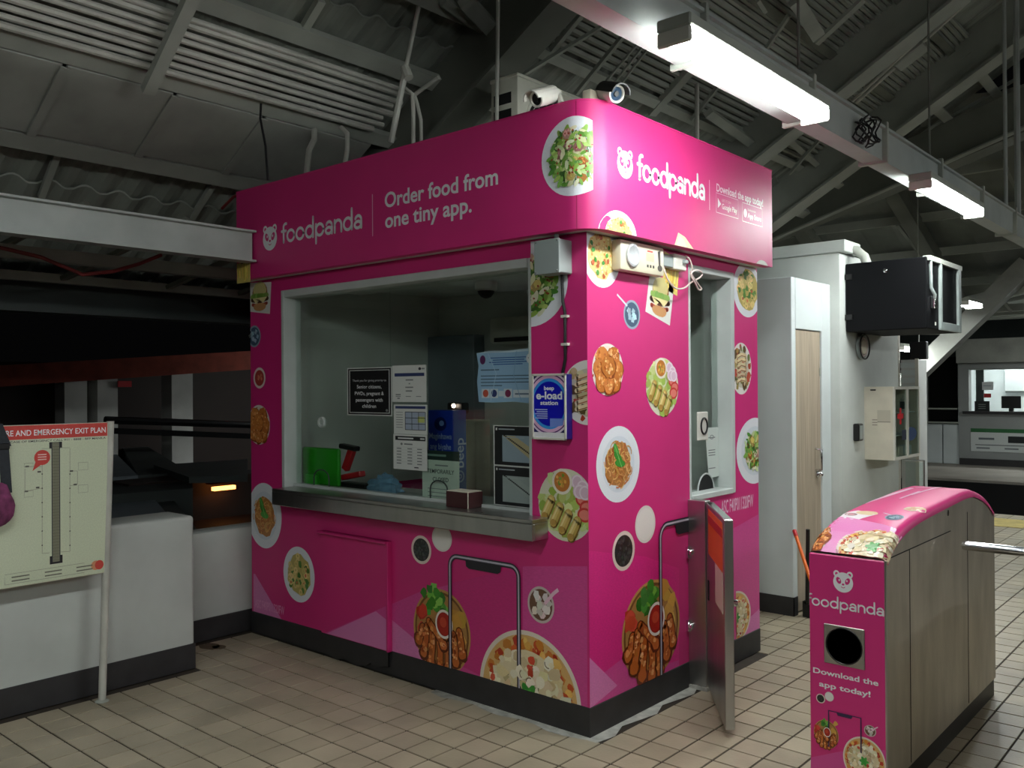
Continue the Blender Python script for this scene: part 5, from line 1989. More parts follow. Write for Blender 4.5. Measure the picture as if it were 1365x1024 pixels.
for k in range(1, 6):
    r = k * 0.045
    g.tube([(ax1 + 0.008, yc + r * math.cos(t), zc + r * math.sin(t)) for t in [2 * PI * q / 24 for q in range(25)]], 0.003, 5)
for k in range(8):
    t = PI * k / 8
    g.tube([(ax1 + 0.009, yc - 0.245 * math.cos(t), zc - 0.245 * math.sin(t)), (ax1 + 0.009, yc + 0.245 * math.cos(t), zc + 0.245 * math.sin(t))], 0.003, 5)
g.build('fan_guard', 'duct', ac)
for y in (ay0 + 0.08, ay1 - 0.08):
    MB().box((ax0, y - 0.03, 2.6), (ax1, y + 0.03, az0)).build('foot', 'roofsteel', ac)


def bullet(name, p0, p1, r, label, mount, hood=True, face='lens'):
    """camera body from its tail p0 to its glass p1"""
    p0, p1 = Vector(p0), Vector(p1)
    d = (p1 - p0).normalized()
    L = (p1 - p0).length
    t = empty(name, mount, label, 'camera')
    MB().lathe(p0, d, [(0, r * .3), (.005, r * .72), (L * .25, r * .8), (L * .3, r), (L * .62, r), (L * .63, r * 1.04), (L * .66, r), (L * .99, r)], 24).build('body', 'cam_white', t)
    MB().lathe(p0 + d * L * .98, d, [(0, r * 1.0), (.012, r * 1.0), (.012, r * .8), (.004, r * .74)], 24).build('bezel', 'cam_white', t)
    MB().lathe(p0 + d * (L * .985), d, [(0, r * .8), (.004, r * .78)], 24).build('front_glass', face, t)
    MB().lathe(p0 + d * (L * .985 + .004), d, [(0, r * .34), (.006, r * .3)], 18).build('lens', 'black', t)
    if hood:
        side = d.cross(Vector((0, 0, 1))).normalized()
        up = side.cross(d).normalized()
        b = MB()
        vs, fs = [], []
        for k in range(9):
            a = PI * (0.02 + 0.96 * k / 8)
            for q, rr in ((L * .28, 1.1), (L + .045, 1.1)):
                for e in (0, .006):
                    vs.append(p0 + d * q + (side * math.cos(a) + up * math.sin(a)) * (r * rr + e))
        for k in range(8):
            i = k * 4
            fs += [(i, i + 2, i + 6, i + 4), (i + 1, i + 5, i + 7, i + 3), (i, i + 4, i + 5, i + 1), (i + 2, i + 3, i + 7, i + 6)]
        b.add(vs, fs).build('sunshade', 'black' if face == 'lens' else 'cam_white', t)
    MB().tube([p0 + d * .02, (p0 + Vector(mount)) / 2 + Vector((0, 0, .012)), Vector(mount)], [.014, .012, .016], 8).build('bracket', 'cam_white', t)
    return t


A, B = at(744, 125, 1, -0.04), at(716, 132, 1, -0.19)
bullet('security_camera', A, B, 0.036, 'white bullet camera pointing left on the booth roof edge', (A.x + 0.05, -0.08, 2.892), True, 'black')
A, B = at(800, 122, 0, 0.04), at(821, 125, 0, 0.16)
bullet('security_camera', A, B, 0.04, 'white bullet camera with bluish glass facing us at the booth corner', (0.03, 0.0, 2.892))
b = MB()
b.box((0.0, -0.03, 2.9), (0.05, 0.05, 2.95))
tag(b.build('camera_mount_box', 'ivory', None, base=(0.02, 0, 2.9), bevel=0.01, seg=2), 'cream mounting box behind the camera at the booth corner', 'box')
a, b_, t = at(316, 363, 1, -0.112), at(333, 363, 1, -0.112), at(325, 350, 1, -0.112)
bt = at(325, 377, 1, -0.112)
sk = empty('snack_card', ((a.x + b_.x) / 2, -0.11, bt.z), 'yellow picture card hanging under the end of the white beam', 'card')
MB().box((a.x, -0.112, bt.z), (b_.x, -0.108, t.z)).build('card', 'yellow', sk)
MB().tube([((a.x + b_.x) / 2, -0.11, t.z - .004), ((a.x + b_.x) / 2, -0.13, 2.41)], 0.003, 6).build('tie', 'black', sk)
cd_ = Print(lambda a, b, hh: (a, -0.112 - hh, b))
cd_.frame((a.x + b_.x) / 2, (t.z + bt.z) / 2, (b_.x - a.x) / 2, (t.z - bt.z) / 2)
f_fries(cd_, random.Random(2))
cd_.build('snack_print', sk)

# ================================================================== STEEL GATE
gate = empty('steel_gate', (0.06, 0.92, 0), 'stainless steel gate standing half open beside the booth', 'gate')
MB().box((0.0, 0.89, 0.02), (0.105, 0.945, 0.998)).build('post', 'steel', gate, bevel=0.003)
MB().box((0.0, 0.885, 0.0), (0.11, 0.95, 0.02)).build('post_foot', 'cement', gate)
for z in (0.72, 0.33):
    MB().lathe((0.018, 0.89, z), (0, -1, 0), [(0, .016), (.01, .016), (.016, .01)], 12).build('bolt', 'chrome', gate)
    MB().box((0.0, 0.868, z - 0.03), (0.012, 0.89, z + 0.03)).build('fixing_plate', 'chrome', gate)
P0, P1 = Vector((0.118, 0.915, 0)), Vector((0.487, 0.41, 0))
gd = (P1 - P0).normalized()
gn = Vector((gd.y, -gd.x, 0))
if gn.x > 0:
    gn = -gn            # side that faces the booth and the camera's left
TH = 0.042
LZ0, LZ1 = 0.035, 0.992


def leafbox(s0, s1, z0, z1, n0, n1):
    vs = []
    for z in (z0, z1):
        for s, n in ((s0, n0), (s1, n0), (s1, n1), (s0, n1)):
            q = P0 + gd * s + gn * n
            vs.append((q.x, q.y, z))
    return MB().add(vs, [(3, 2, 1, 0), (4, 5, 6, 7), (0, 1, 5, 4), (1, 2, 6, 5), (2, 3, 7, 6), (3, 0, 4, 7)])


GL = (P1 - P0).length
leaf_ = leafbox(0, GL, LZ0, LZ1, -TH / 2, TH / 2).build('leaf', 'steel', gate, bevel=0.003)
for z in (0.2, 0.52, 0.84):
    MB().tube([P0 + gd * -0.006 + Vector((0, 0, z - 0.04)), P0 + gd * -0.006 + Vector((0, 0, z + 0.04))], 0.011, 10).build('hinge', 'chrome', gate)
leafbox(0.02, GL - 0.03, 0.99, 0.9935, -TH / 2 + .004, TH / 2 - .004).build('top_strip', 'chrome', leaf_)
for n0, n1 in ((TH / 2, TH / 2 + 0.0015),):
    leafbox(0.1, GL - 0.05, 0.74, 0.97, n0, n1).build('orange_sticker', 'orange', leaf_)
    leafbox(0.1, GL - 0.05, 0.9, 0.94, n0 + .0015, n1 + .0012).build('sticker_band', 'red', leaf_)
    leafbox(0.34, GL - 0.05, 0.55, 0.74, n0, n1).build('white_sticker', 'cream', leaf_)
    leafbox(0.08, 0.11, 0.5, 0.6, n0, n0 + 0.004).build('slot', 'dark', leaf_)
q = P0 + gd * (GL - 0.06) - gn * TH / 2
MB().lathe((q.x, q.y, 0.6), -gn, [(0, .016), (.02, .016), (.026, .012)], 14).build('lock_cylinder', 'chrome', leaf_)

# ================================================================== TURNSTILE
ts = empty('turnstile', (1.13, 0.97, 0), 'pink wrapped turnstile with an arched top and steel sides', 'turnstile')
TX, TW0 = 1.272, 0.98
pp = [at(u, v, 0, TX) for u, v in ((1181.5, 746), (1187, 728), (1197, 711), (1211, 696), (1228, 684), (1262, 667), (1293, 652), (1302, 653.5), (1312, 659), (1320, 667), (1326.5, 680))]
prof = [(q.y, q.z) for q in pp]
prof = [(0.128, 0.952)] + prof[1:]
prof[-1] = (1.80, prof[-1][1])
for it in range(3):
    q_ = [prof[0]]
    for i in range(len(prof) - 1):
        a, b = prof[i], prof[i + 1]
        q_ += [(a[0] * .75 + b[0] * .25, a[1] * .75 + b[1] * .25), (a[0] * .25 + b[0] * .75, a[1] * .25 + b[1] * .75)]
    prof = q_ + [prof[-1]]
zb = prof[-1][1]
arcl = [0.0]
for i in range(1, len(prof)):
    arcl.append(arcl[-1] + math.dist(prof[i], prof[i - 1]))


def tsprof(s):
    s = min(max(s, 0), arcl[-1])
    for i in range(1, len(prof)):
        if s <= arcl[i]:
            k = (s - arcl[i - 1]) / (arcl[i] - arcl[i - 1])
            a, b = prof[i - 1], prof[i]
            return a[0] + (b[0] - a[0]) * k, a[1] + (b[1] - a[1]) * k
    return prof[-1]


def tsnorm(s):
    a, b = tsprof(s - 0.02), tsprof(s + 0.02)
    d = Vector((b[0] - a[0], b[1] - a[1])).normalized()
    return -d.y, d.x


DROP = 0.03
poly = []
for i in range(41):
    s = arcl[-1] * i / 40
    y, z = tsprof(s)
    ny, nz = tsnorm(s)
    poly.append((y - ny * DROP, z - nz * DROP))
poly[0] = (0.132, 0.945)
poly[-1] = (1.80, zb - 0.012)
body = [(0.132, 0.09)] + poly + [(1.80, 0.09)]
MB().prism([(y, z) for y, z in body], 0, TW0 + 0.006, TX - 0.006).build('steel_body', 'steel_side', ts)
MB().box((TW0 + 0.02, 0.15, 0), (TX - 0.012, 1.79, 0.09)).build('base', 'black', ts)
MB().box((TX - 0.0065, 0.14, 0.944), (TX - 0.0045, 1.0, 0.948)).build('seam', 'dark', ts)
for y in (0.42, 1.28):
    MB().box((TX - 0.0065, y, 0.1), (TX - 0.0045, y + 0.003, 0.944 if y < 1 else 1.0)).build('seam', 'dark', ts)
a = at(1265, 684, 0, TX)
MB().lathe((TX - 0.007, a.y, a.z), (1, 0, 0), [(0, .014), (.004, .014), (.004, .009)], 14).build('keyhole', 'chrome', ts)
sect = [(0.0, -0.036), (0.004, -0.018), (0.014, -0.006), (0.032, 0.0)]
wv = TX - TW0
sect = sect + [(wv - a, b) for a, b in reversed(sect)]
vs, fs = [], []
NS = 60
for i in range(NS + 1):
    s = arcl[-1] * i / NS
    y, z = tsprof(s)
    ny, nz = tsnorm(s)
    for a, b in sect:
        vs.append((TW0 + a, y + ny * b, z + nz * b))
m = len(sect)
for i in range(NS):
    for k in range(m - 1):
        fs.append((i * m + k, i * m + k + 1, (i + 1) * m + k + 1, (i + 1) * m + k))
top = MB().add(vs, fs, True).build('top_cover', 'pink', ts)
fp = MB().box((TW0, 0.122, 0.07), (TX - 0.002, 0.132, 0.944)).build('front_panel', 'pink', ts, bevel=0.004)
MB().box((TX - 0.008, 0.123, 0.07), (TX + 0.001, 0.135, 0.944)).build('corner_trim', 'steel', ts)


def tsec(a, hh):
    """height of the cover above its ridge at distance a from its left side, lifted by hh"""
    a = min(max(a, 0.0), wv)
    for i in range(1, m):
        if a <= sect[i][0] + 1e-9:
            k = (a - sect[i - 1][0]) / max(sect[i][0] - sect[i - 1][0], 1e-6)
            return sect[i - 1][1] + (sect[i][1] - sect[i - 1][1]) * k + hh
    return hh


def TOP(a, s, hh):
    y, z = tsprof(s)
    ny, nz = tsnorm(s)
    b = tsec(a, hh)
    sh = hh * (1 if a > wv - 0.03 else (-1 if a < 0.03 else 0))
    return TW0 + a + sh, y + ny * b, z + nz * b


def toppx(u, v):
    """pixel on the top cover -> (a, s), by search"""
    best = None
    for i in range(0, 241):
        s = arcl[-1] * i / 240
        for k in range(0, 30):
            a = wv * k / 29
            q = Vector(TOP(a, s, 0)) - CAMLOC
            z = -q.dot(RZ)
            e = (IW / 2 + FPX * q.dot(RX) / z - u) ** 2 + (IH / 2 - FPX * q.dot(RY) / z - v) ** 2
            if best is None or e < best[0]:
                best = (e, a, s)
    return best[1], best[2]


TC = (0.001, 0.0, wv - 0.001, arcl[-1])


def topprint(name, fn):
    p = Print(TOP, TC, 0.035, 2.5e-5, 0.0012)
    fn(p)
    p.build(name, top)


def tp1(p):
    p.rect(0, 0, wv, 0.13, rgb(232, 150, 200))
    a = toppx(1170, 672)
    p.poly([(0, .13), (wv, .13), (wv, .2), (wv * .7, .24), (0, .3)], rgb(230, 140, 196))


topprint('pale_wrap', tp1)
sc_ = 0.135


def tp2(p):
    a, s = toppx(1160, 728)
    p.frame(a + 0.01, s - 0.01, sc_, sc_)
    f_pizza(p, random.Random(31))


topprint('pizza_print', tp2)


def tp3(p):
    p.frame(-0.01, 0.075, 0.07, 0.1)
    f_chicken(p, random.Random(32))


topprint('chicken_print', tp3)


def tp4(p):
    a, s = toppx(1138, 686)
    p.frame(a, s, 0.075, 0.075, -0.15)
    p.poly([(-1, -.9), (.7, -1), (1.1, .6), (-.2, .9)], rgb(238, 232, 236))
    p.blob(.5, .6, .5, rgb(226, 206, 160), random.Random(4), 12, .08, 1.2)
    p.ell(-.1, -.1, .34, .3, rgb(150, 110, 110), 18)
    p.ell(-.1, -.1, .2, .18, rgb(210, 150, 160), 14)


topprint('card_print', tp4)


def tp5(p):
    a, s = toppx(1192, 690)
    p.frame(a, s, 0.035, 0.045)
    f_drink(p, random.Random(33))


topprint('drink_print', tp5)


def tp6(p):
    a, s = toppx(1216, 678)
    p.frame(a + .01, s, 0.04, 0.055)
    p.blob(0, 0, 1, rgb(236, 216, 190), random.Random(6), 12, .12)
    for k in range(9):
        p.blob(random.Random(k).uniform(-.6, .6), random.Random(k + 20).uniform(-.6, .6), .25, rgb(226, 190 - k * 3, 140), random.Random(k), 7)


topprint('flatbread_print', tp6)


def tp7(p):
    for (u0, v0, u1, v1, w) in ((1150, 664, 1215, 651, .022), (1200, 665, 1226, 656, .012), (1215, 660, 1262, 651, .012), (1222, 650, 1262, 650, .016)):
        A, B = toppx(u0, v0), toppx(u1, v1)
        p.line([A, B], w, rgb(240, 190, 216), True)


topprint('wrap_lettering', tp7)

FPN = lambda a, b, hh: (a, 0.122 - hh, b)


def tpx(u, v):
    q = at(u, v, 1, 0.122)
    return q.x, q.z


TFC = (TW0 + .001, 0.072, TX - .004, 0.943)
p = Print(FPN, TFC)
p.frame(*box_of(tpx, 1110.5, 761, 1137.5, 790))
logo(p)
p.build('shop_emblem', fp)
p = Print(FPN, TFC)
a, b = tpx(1075, 806), tpx(1179.5, 820)
wordmark(p, a[0], (tpx(1110, 807)[1] + tpx(1160, 815)[1]) / 2 - 0.012, 0.031, b[0] - a[0], WHT, 0.2)
p.build('shop_lettering', fp)
a, b, t, bt = tpx(1099, 860), tpx(1153, 860), tpx(1126, 835), tpx(1126, 888)
MB().box((a[0], 0.116, bt[1]), (b[0], 0.123, t[1])).build('speaker_plate', 'steel', ts, bevel=0.002)
c = ((a[0] + b[0]) / 2, (t[1] + bt[1]) / 2)
r = (b[0] - a[0]) * 0.455
MB().lathe((c[0], 0.1165, c[1]), (0, -1, 0), [(0, r), (.002, r), (.003, r * .96), (.0005, r * .93), (.0005, 0)], 36).build('reader_disc', 'black', ts)
p = Print(FPN, TFC)
a, b = tpx(1084, 897), tpx(1171, 914)
p.text('Download the', a[0], (a[1] + b[1]) / 2, 0.021, WHT, b[0] - a[0], 'l', 0.022)
a, b = tpx(1092, 915), tpx(1160.5, 929)
p.text('app today!', a[0], (a[1] + b[1]) / 2, 0.021, WHT, b[0] - a[0], 'l', 0.022)
p.build('slogan_lettering', fp)
food(f_bowl, 'black_bowl_print', fp, FPN, tpx, (1088, 925, 1100, 937.5), TFC)
food(f_milk, 'white_disc_print', fp, FPN, tpx, (1099.5, 922.5, 1111.5, 935), TFC)
p = Print(FPN, TFC, h0=0.0003)
p.poly([tpx(1080, 1010), tpx(1120, 1002), tpx(1185, 1000), tpx(1185, 1100), tpx(1080, 1100)], LP)
p.build('wrap_facets', fp)
food(f_wings, 'wings_print', fp, FPN, tpx, (1085, 960, 1118, 998), TFC)
food(f_pizza, 'pizza_print', fp, FPN, tpx, (1124, 983, 1181, 1046), TFC)
food(f_icecoffee, 'drink_print', fp, FPN, tpx, (1152, 967, 1168, 982), TFC)
p = Print(FPN, TFC, h0=0.0045)
a, b = tpx(1105, 949), tpx(1148, 955)
x0, x1, zt = a[0], b[0], (a[1] + b[1]) / 2
p.line([(x0, 0.2), (x0, zt), (x1, zt), (x1, 0.2)], 0.0055, rgb(64, 44, 84))
p.poly([(x0 + .03, zt), (x1 - .03, zt), (x1 - .036, zt - .012), (x0 + .036, zt - .012)], rgb(56, 40, 76))
p.build('phone_print', fp)

hub = empty('turnstile', (2.1, 0.97, 0), 'steel turnstile at the right frame edge whose round arm reaches in', 'turnstile')
MB().lathe((1.332, 0.923, 0.9), (1, 0, 0), [(0, .008), (.003, .016), (.01, .0195), (.02, .02), (0.62, .02)], 20).build('arm', 'chrome', hub)
MB().prism([(0.132, 0.09)] + poly + [(1.80, 0.09)], 0, 1.97, 2.24).build('steel_body', 'steel_side', hub)
MB().box((1.985, 0.15, 0), (2.225, 1.79, 0.09)).build('base', 'black', hub)
MB().lathe((1.972, 0.923, 0.9), (-1, 0, 0), [(0, .05), (.02, .045), (.03, .03)], 20).build('arm_hub', 'chrome', hub)

# ================================================================== EXIT PLAN SIGN AND THE BAG
sg = empty('exit_plan_sign', (-2.19, -1.45, 0), 'emergency exit plan board with a red heading on steel poles', 'sign')
sx = -2.185
sr_t, sr_b = at(147, 562, 0, sx), at(136, 765, 0, sx)
sl_b = at(0, 787, 0, sx)
Y1, Y0 = sr_t.y - 0.012, -1.80
ZT, ZB = sr_t.z - 0.003, 0.66
MB().box((sx - 0.02, Y0, ZB), (sx, Y1, ZT)).build('board', 'cream', sg, bevel=0.004)
for y, dy in ((Y1 + 0.018, 0.05), (Y0 - 0.018, 0.0)):
    MB().tube([(sx - 0.012, y - dy, 0), (sx - 0.012, y, ZT + 0.004)], 0.019, 14).build('pole', 'conduit', sg)
    MB().lathe((sx - 0.012, y - dy, 0), (0, 0, 1), [(0, .034), (.004, .034), (.012, .022)], 18).build('foot_plate', 'roofsteel', sg)
p = Print(lambda a, b, hh: (sx + hh, a, b), h0=0.0005)
H, W = ZT - ZB, Y1 - Y0
PG = rgb(206, 214, 186)
p.rect(Y0 + .004, ZB + .004, Y1 - .004, ZT - .004, PG)
RD = rgb(206, 66, 58)
p.rect(Y0 + .004, ZT - .07, Y1 - .004, ZT - .003, RD)
a, b = at(18, 575, 0, sx), at(143, 571, 0, sx)
p.text('FIRE AND EMERGENCY EXIT PLAN', Y1 - .012, ZT - .052, 0.028, WHT, (b.y - a.y) * 1.11, 'r', .012)
p.text('IN CASE OF EMERGENCY CALL 911 - 8888 - BFP MANILA', Y1 - .012, ZT - .085, 0.010, INK, (b.y - a.y) * 1.07, 'r', .01)


def spx(u, v):
    q = at(u, v, 0, sx)
    return q.y, q.z


a, b = spx(69, 590), spx(80, 748)
p.rect(a[0] - .012, a[1] - .03, b[0] + .012, a[1] + .002, BLK)
p.rect(a[0] - .012, b[1] - .01, b[0] + .012, b[1] + .03, BLK)
p.rect(a[0] - .002, b[1], b[0] + .002, a[1], INK)
p.rect(a[0] + .002, b[1], b[0] - .002, a[1], rgb(124, 124, 104))
for k in range(40):
    z = b[1] + (a[1] - b[1]) * (k + .5) / 40
    p.rect(a[0] + .002, z, b[0] - .002, z + .0015, rgb(90, 92, 76))
FNT = rgb(150, 152, 132)
for (u0, v0, u1, v1) in ((56, 600, 56, 738), (93, 598, 93, 735), (32, 622, 55, 622), (33, 625, 33, 655), (33, 655, 55, 651), (93, 628, 103, 628), (103, 628, 103, 646), (93, 648, 103, 645), (56, 598, 68, 598), (80, 597, 93, 597), (56, 738, 66, 737), (80, 736, 93, 735)):
    p.line([spx(u0, v0), spx(u1, v1)], .0022, FNT)
for u in (56, 93):
    for k in range(6):
        q = spx(u, 632 + k * 19)
        p.ell(q[0], q[1], .0035, .0035, rgb(70, 72, 64), 8)
for (u, v) in ((36, 622), (35, 655), (50, 650), (100, 646), (52, 629), (95, 628)):
    q = spx(u, v)
    p.rect(q[0] - .008, q[1] - .004, q[0] + .008, q[1] + .004, rgb(84, 86, 76))
for (u0, v0, u1, v1) in ((104, 617, 117, 626), (104, 647, 117, 656), (32, 655, 44, 662), (32, 618, 44, 622)):
    a_, b_ = spx(u0, v0), spx(u1, v1)
    p.line([(a_[0], a_[1]), (b_[0], a_[1]), (b_[0], b_[1]), (a_[0], b_[1]), (a_[0], a_[1])], .002, FNT)
c = spx(56, 610)
t = spx(43, 628)
p.poly([(c[0] - .03, c[1] - .016), (c[0] - .004, c[1] - .034), t], RD)
p.ell(c[0], c[1], .037, .037, RD, 24)
for k in range(3):
    p.rect(c[0] - .02, c[1] + .012 - k * .012, c[0] + .02, c[1] + .017 - k * .012, rgb(236, 200, 190))
c = spx(131, 753)
p.ell(c[0] - .014, c[1], .024, .024, rgb(214, 150, 110), 18)
p.ell(c[0] + .004, c[1], .022, .024, rgb(206, 74, 62), 18)
a_, b_ = spx(6, 768), spx(112, 752)
p.line([(a_[0], ZB + .02), (b_[0], ZB + .02), (b_[0], ZB + .068), (a_[0], ZB + .068), (a_[0], ZB + .02)], .002, FNT)
for k in range(3):
    for j in range(2):
        y = a_[0] + .03 + k * .15
        p.rect(y, ZB + .03 + j * .018, y + .08, ZB + .036 + j * .018, rgb(110, 112, 96))
p.build('plan_print', sg, 'paper')
bg = empty('floral_pouch', (-2.1, -1.72, 1.1), 'purple floral pouch hanging on a dark strap at the left frame edge', 'bag')
by_ = -1.712
MB().tube([(sx + 0.012, by_ - .02, ZT - .03), (sx + 0.03, by_ - .02, ZT + .012), (sx - 0.02, by_ - .02, ZT + .02)], 0.004, 6).build('hook', 'black', bg)
b = MB()
b.bar((sx + 0.03, by_ - .03, ZT), (sx + 0.04, by_ + .005, 1.33), 0.07, 0.006, (1, 0, 0))
b.bar((sx + 0.04, by_ + .005, 1.33), (sx + 0.05, by_ + .015, 1.12), 0.045, 0.006, (1, 0, 0))
b.build('strap', 'strap', bg)
MB().box((sx + 0.036, by_ - .025, 1.325), (sx + 0.05, by_ + .03, 1.355)).build('buckle', 'black', bg, bevel=0.004)
vs, fs = [], []
R, S = 12, 20
for i in range(R + 1):
    for k in range(S):
        t, f = PI * i / R, 2 * PI * k / S
        w = math.sin(t) ** 0.75
        q = 1 + 0.06 * math.sin(5 * f + i)
        vs.append((sx + 0.055 + 0.045 * w * math.cos(f) * q, by_ - 0.04 + 0.085 * w * math.sin(f) * q, 1.06 + 0.095 * math.cos(t) + (0.02 * math.sin(f) if i < 3 else 0)))
for i in range(R):
    for k in range(S):
        fs.append((i * S + k, i * S + (k + 1) % S, (i + 1) * S + (k + 1) % S, (i + 1) * S + k))
MB().add(vs, fs, True).build('pouch', 'purple', bg)

# ================================================================== CLOSET, COLUMN AND WHAT HANGS ON IT
cl = empty('utility_closet', (-0.5, 2.95, 0), 'white painted utility closet with a wooden door behind the booth', 'closet')
CX, CY0, CY1, CZ = -0.172, 2.63, 3.33, 2.36
dy0, dy1, dzt = 2.70, 3.16, 2.0
cb_ = MB()
cb_.box((-1.2, CY0, 0), (CX, CY0 + 0.06, CZ)).box((CX - 0.06, CY0 + 0.06, 0), (CX, dy0, CZ)).box((CX - 0.06, dy1, 0), (CX, CY1, CZ)).box((CX - 0.06, dy0, dzt), (CX, dy1, CZ)).box((-1.2, CY0 + .06, CZ - .05), (CX - .06, CY1, CZ))
cb_.box((-1.2, CY0 + .06, 0), (-1.14, CY1, CZ - .05))
cb_.build('carcass', 'closet', cl, bevel=0.004)
dr = MB().box((CX - 0.045, dy0 + 0.004, 0.01), (CX - 0.012, dy1 - 0.004, dzt - 0.005)).build('door', 'wood', cl, bevel=0.003)
hy = at(1089, 620, 0, CX).y
MB().tube([(CX - .012, hy, 1.14), (CX + .035, hy, 1.13), (CX + .035, hy, 0.99), (CX - .012, hy, 0.98)], 0.009, 8).build('handle', 'chrome', dr)
MB().lathe((CX - .012, hy + 0.03, 0.95), (1, 0, 0), [(0, .026), (.008, .026), (.012, .012), (.03, .02), (.042, .012)], 16).build('lock_knob', 'chrome', dr)
for z in (0.5, 1.1, 1.7):
    MB().box((CX - .013, dy0 + .004, z - .04), (CX - .006, dy0 + .014, z + .04)).build('hinge', 'roofsteel', dr)
    MB().box((CX - .013, dy1 - .02, z - .03), (CX - .006, dy1 - .008, z + .03)).build('edge_fitting', 'roofsteel', dr)
MB().box((-1.2, CY0 - .006, 0), (CX + .006, CY0 + .0, 0.13)).build('skirting', 'plinth', cl)
MB().box((CX, CY0 - .006, 0), (CX + .006, dy0 - .01, 0.13)).build('skirting', 'plinth', cl)

wr = empty('wall_right', (-0.4, 4, 0), kind='structure')
KX, KY0, KY1, KZ = -0.1, 3.335, 4.66, 2.6
MB().box((-0.9, KY0, 0), (KX, KY1, KZ)).build('column', 'wall_paint', wr, bevel=0.01, seg=2)
MB().box((-0.95, KY0 - 0.02, KZ), (KX + 0.05, KY0 + 0.3, KZ + 0.09)).build('column_cap', 'wall_paint', wr, bevel=0.006)
MB().tube([at(u, v, 1, 3.5) for u, v in ((1128, 333), (1142, 334), (1152, 342), (1157, 356))], 0.035, 10).build('duct_pipe', 'roofsteel', wr)
MB().box((KX, KY0 + 0.1, 0), (KX + 0.006, KY1, 0.13)).build('skirting', 'plinth', wr)

tv = empty('black_cabinet', (0.2, 3.8, 2.0), 'large black metal cabinet mounted high on the white column', 'cabinet')
t0, t1, tb = -0.095, 0.483, 2.005
MB().box((t0, 3.44, tb), (t1, 4.27, 2.52)).build('case', 'black_metal', tv, bevel=0.006)
MB().box((t0 - 0.004, 3.43, tb + 0.09), (t0 + 0.05, 3.445, tb + 0.13)).build('hinge', 'black', tv)
MB().box((t0 - 0.004, 3.43, 2.4), (t0 + 0.05, 3.445, 2.44)).build('hinge', 'black', tv)
c = at(1180, 361, 1, 3.435)
MB().lathe((c.x, 3.44, c.z), (0, -1, 0), [(0, .016), (.006, .015), (.01, .008)], 12).build('key_lock', 'chrome', tv)
b = MB()
b.box((t1, 3.72, tb + 0.0), (t1 + 0.02, 3.76, 2.5)).box((t1, 4.2, tb + 0.0), (t1 + 0.02, 4.27, 2.5)).box((t1, 3.76, tb), (t1 + 0.02, 4.2, tb + 0.06))
b.build('side_frame', 'grey_box', tv, bevel=0.003)
MB().tube([(t1 + .01, 3.5, 2.5), (t1 + .012, 3.5, 2.3), (t1 + .03, 3.53, 2.25), (t1 + .012, 3.56, 2.18)], 0.012, 8).build('side_conduit', 'grey_box', tv)
MB().box((t1, 3.53, 2.15), (t1 + .03, 3.58, 2.24)).build('latch', 'chrome', tv, bevel=0.003)
MB().box((t1 - .03, 3.46, 2.495), (t1 + .02, 4.3, 2.53)).build('rack_rail', 'roofsteel', tv)
a, b_ = at(1250, 437, 1, 3.6), at(1250, 437, 1, 3.6)
MB().box((t1 - .0, 3.63, tb + .03), (t1 + .004, 3.65, tb + .055)).build('white_tag', 'cam_white', tv)

cc = empty('cable_coil', (KX, 3.72, 1.9), 'coil of grey conduit and wires on the column under the black cabinet', 'cable')
for k, (r, th) in enumerate(((0.085, 0.012), (0.07, 0.007), (0.095, 0.006))):
    MB().tube([(KX + 0.016 + 0.012 * k, 3.74 + r * math.cos(t) * 1.1, 1.9 + r * math.sin(t)) for t in [2 * PI * q / 22 for q in range(23)]], th, 7).build('loop', ('grey_box', 'rope', 'black')[k], cc)
MB().lathe((KX + .002, 3.75, 1.9), (1, 0, 0), [(0, .06), (.03, .058), (.036, .04)], 20).build('round_box', 'cream', cc)
MB().tube([(KX + 0.02, 3.79, 1.99), (KX + 0.02, 3.8, 2.03), (KX + 0.02, 3.7, 2.05)], 0.008, 7).build('tail', 'black', cc)

md = empty('first_aid_cabinet', (0.0, 4.1, 1.05), 'cream first aid cabinet with a red cross on its glass door', 'cabinet')
my0, my1, mx0, mx1, mz0, mz1 = 3.83, 4.46, KX, 0.118, 1.015, 1.588
b = MB()
b.box((mx0, my0, mz0), (mx1, my0 + .012, mz1)).box((mx0, my1 - .012, mz0), (mx1, my1, mz1)).box((mx0, my0 + .012, mz0), (mx1, my1 - .012, mz0 + .012)).box((mx0, my0 + .012, mz1 - .012), (mx1, my1 - .012, mz1))
b.build('case', 'cream', md)
MB().box((mx0, my0 + .012, mz0 + .012), (mx0 + .008, my1 - .012, mz1 - .012)).build('back_panel', 'white', md)
for k, z in enumerate((mz0 + .18, mz0 + .36)):
    MB().box((mx0 + .008, my0 + .012, z), (mx1 - .02, my1 - .012, z + .008)).build('shelf', 'closet', md)
b = MB()
ym = (my0 + my1) / 2
for y0, y1 in ((my0, ym - .003), (ym + .003, my1)):
    b = MB()
    b.box((mx1, y0, mz0), (mx1 + .014, y0 + .022, mz1)).box((mx1, y1 - .022, mz0), (mx1 + .014, y1, mz1)).box((mx1, y0 + .022, mz0), (mx1 + .014, y1 - .022, mz0 + .022)).box((mx1, y0 + .022, mz1 - .022), (mx1 + .014, y1 - .022, mz1))
    d = b.build('door', 'cam_white', md)
    MB().box((mx1 + .004, y0 + .022, mz0 + .022), (mx1 + .008, y1 - .022, mz1 - .022)).build('pane', 'clear', d)
p = Print(lambda a, b, hh: (mx1 + .008 + hh, a, b), h0=0.001)
yc, zc = my0 + .15, mz0 + .34
p.rect(yc - .022, zc - .065, yc + .022, zc + .065, rgb(226, 30, 44))
p.rect(yc - .07, zc - .02, yc + .07, zc + .02, rgb(226, 30, 44))
p.build('red_cross', md)
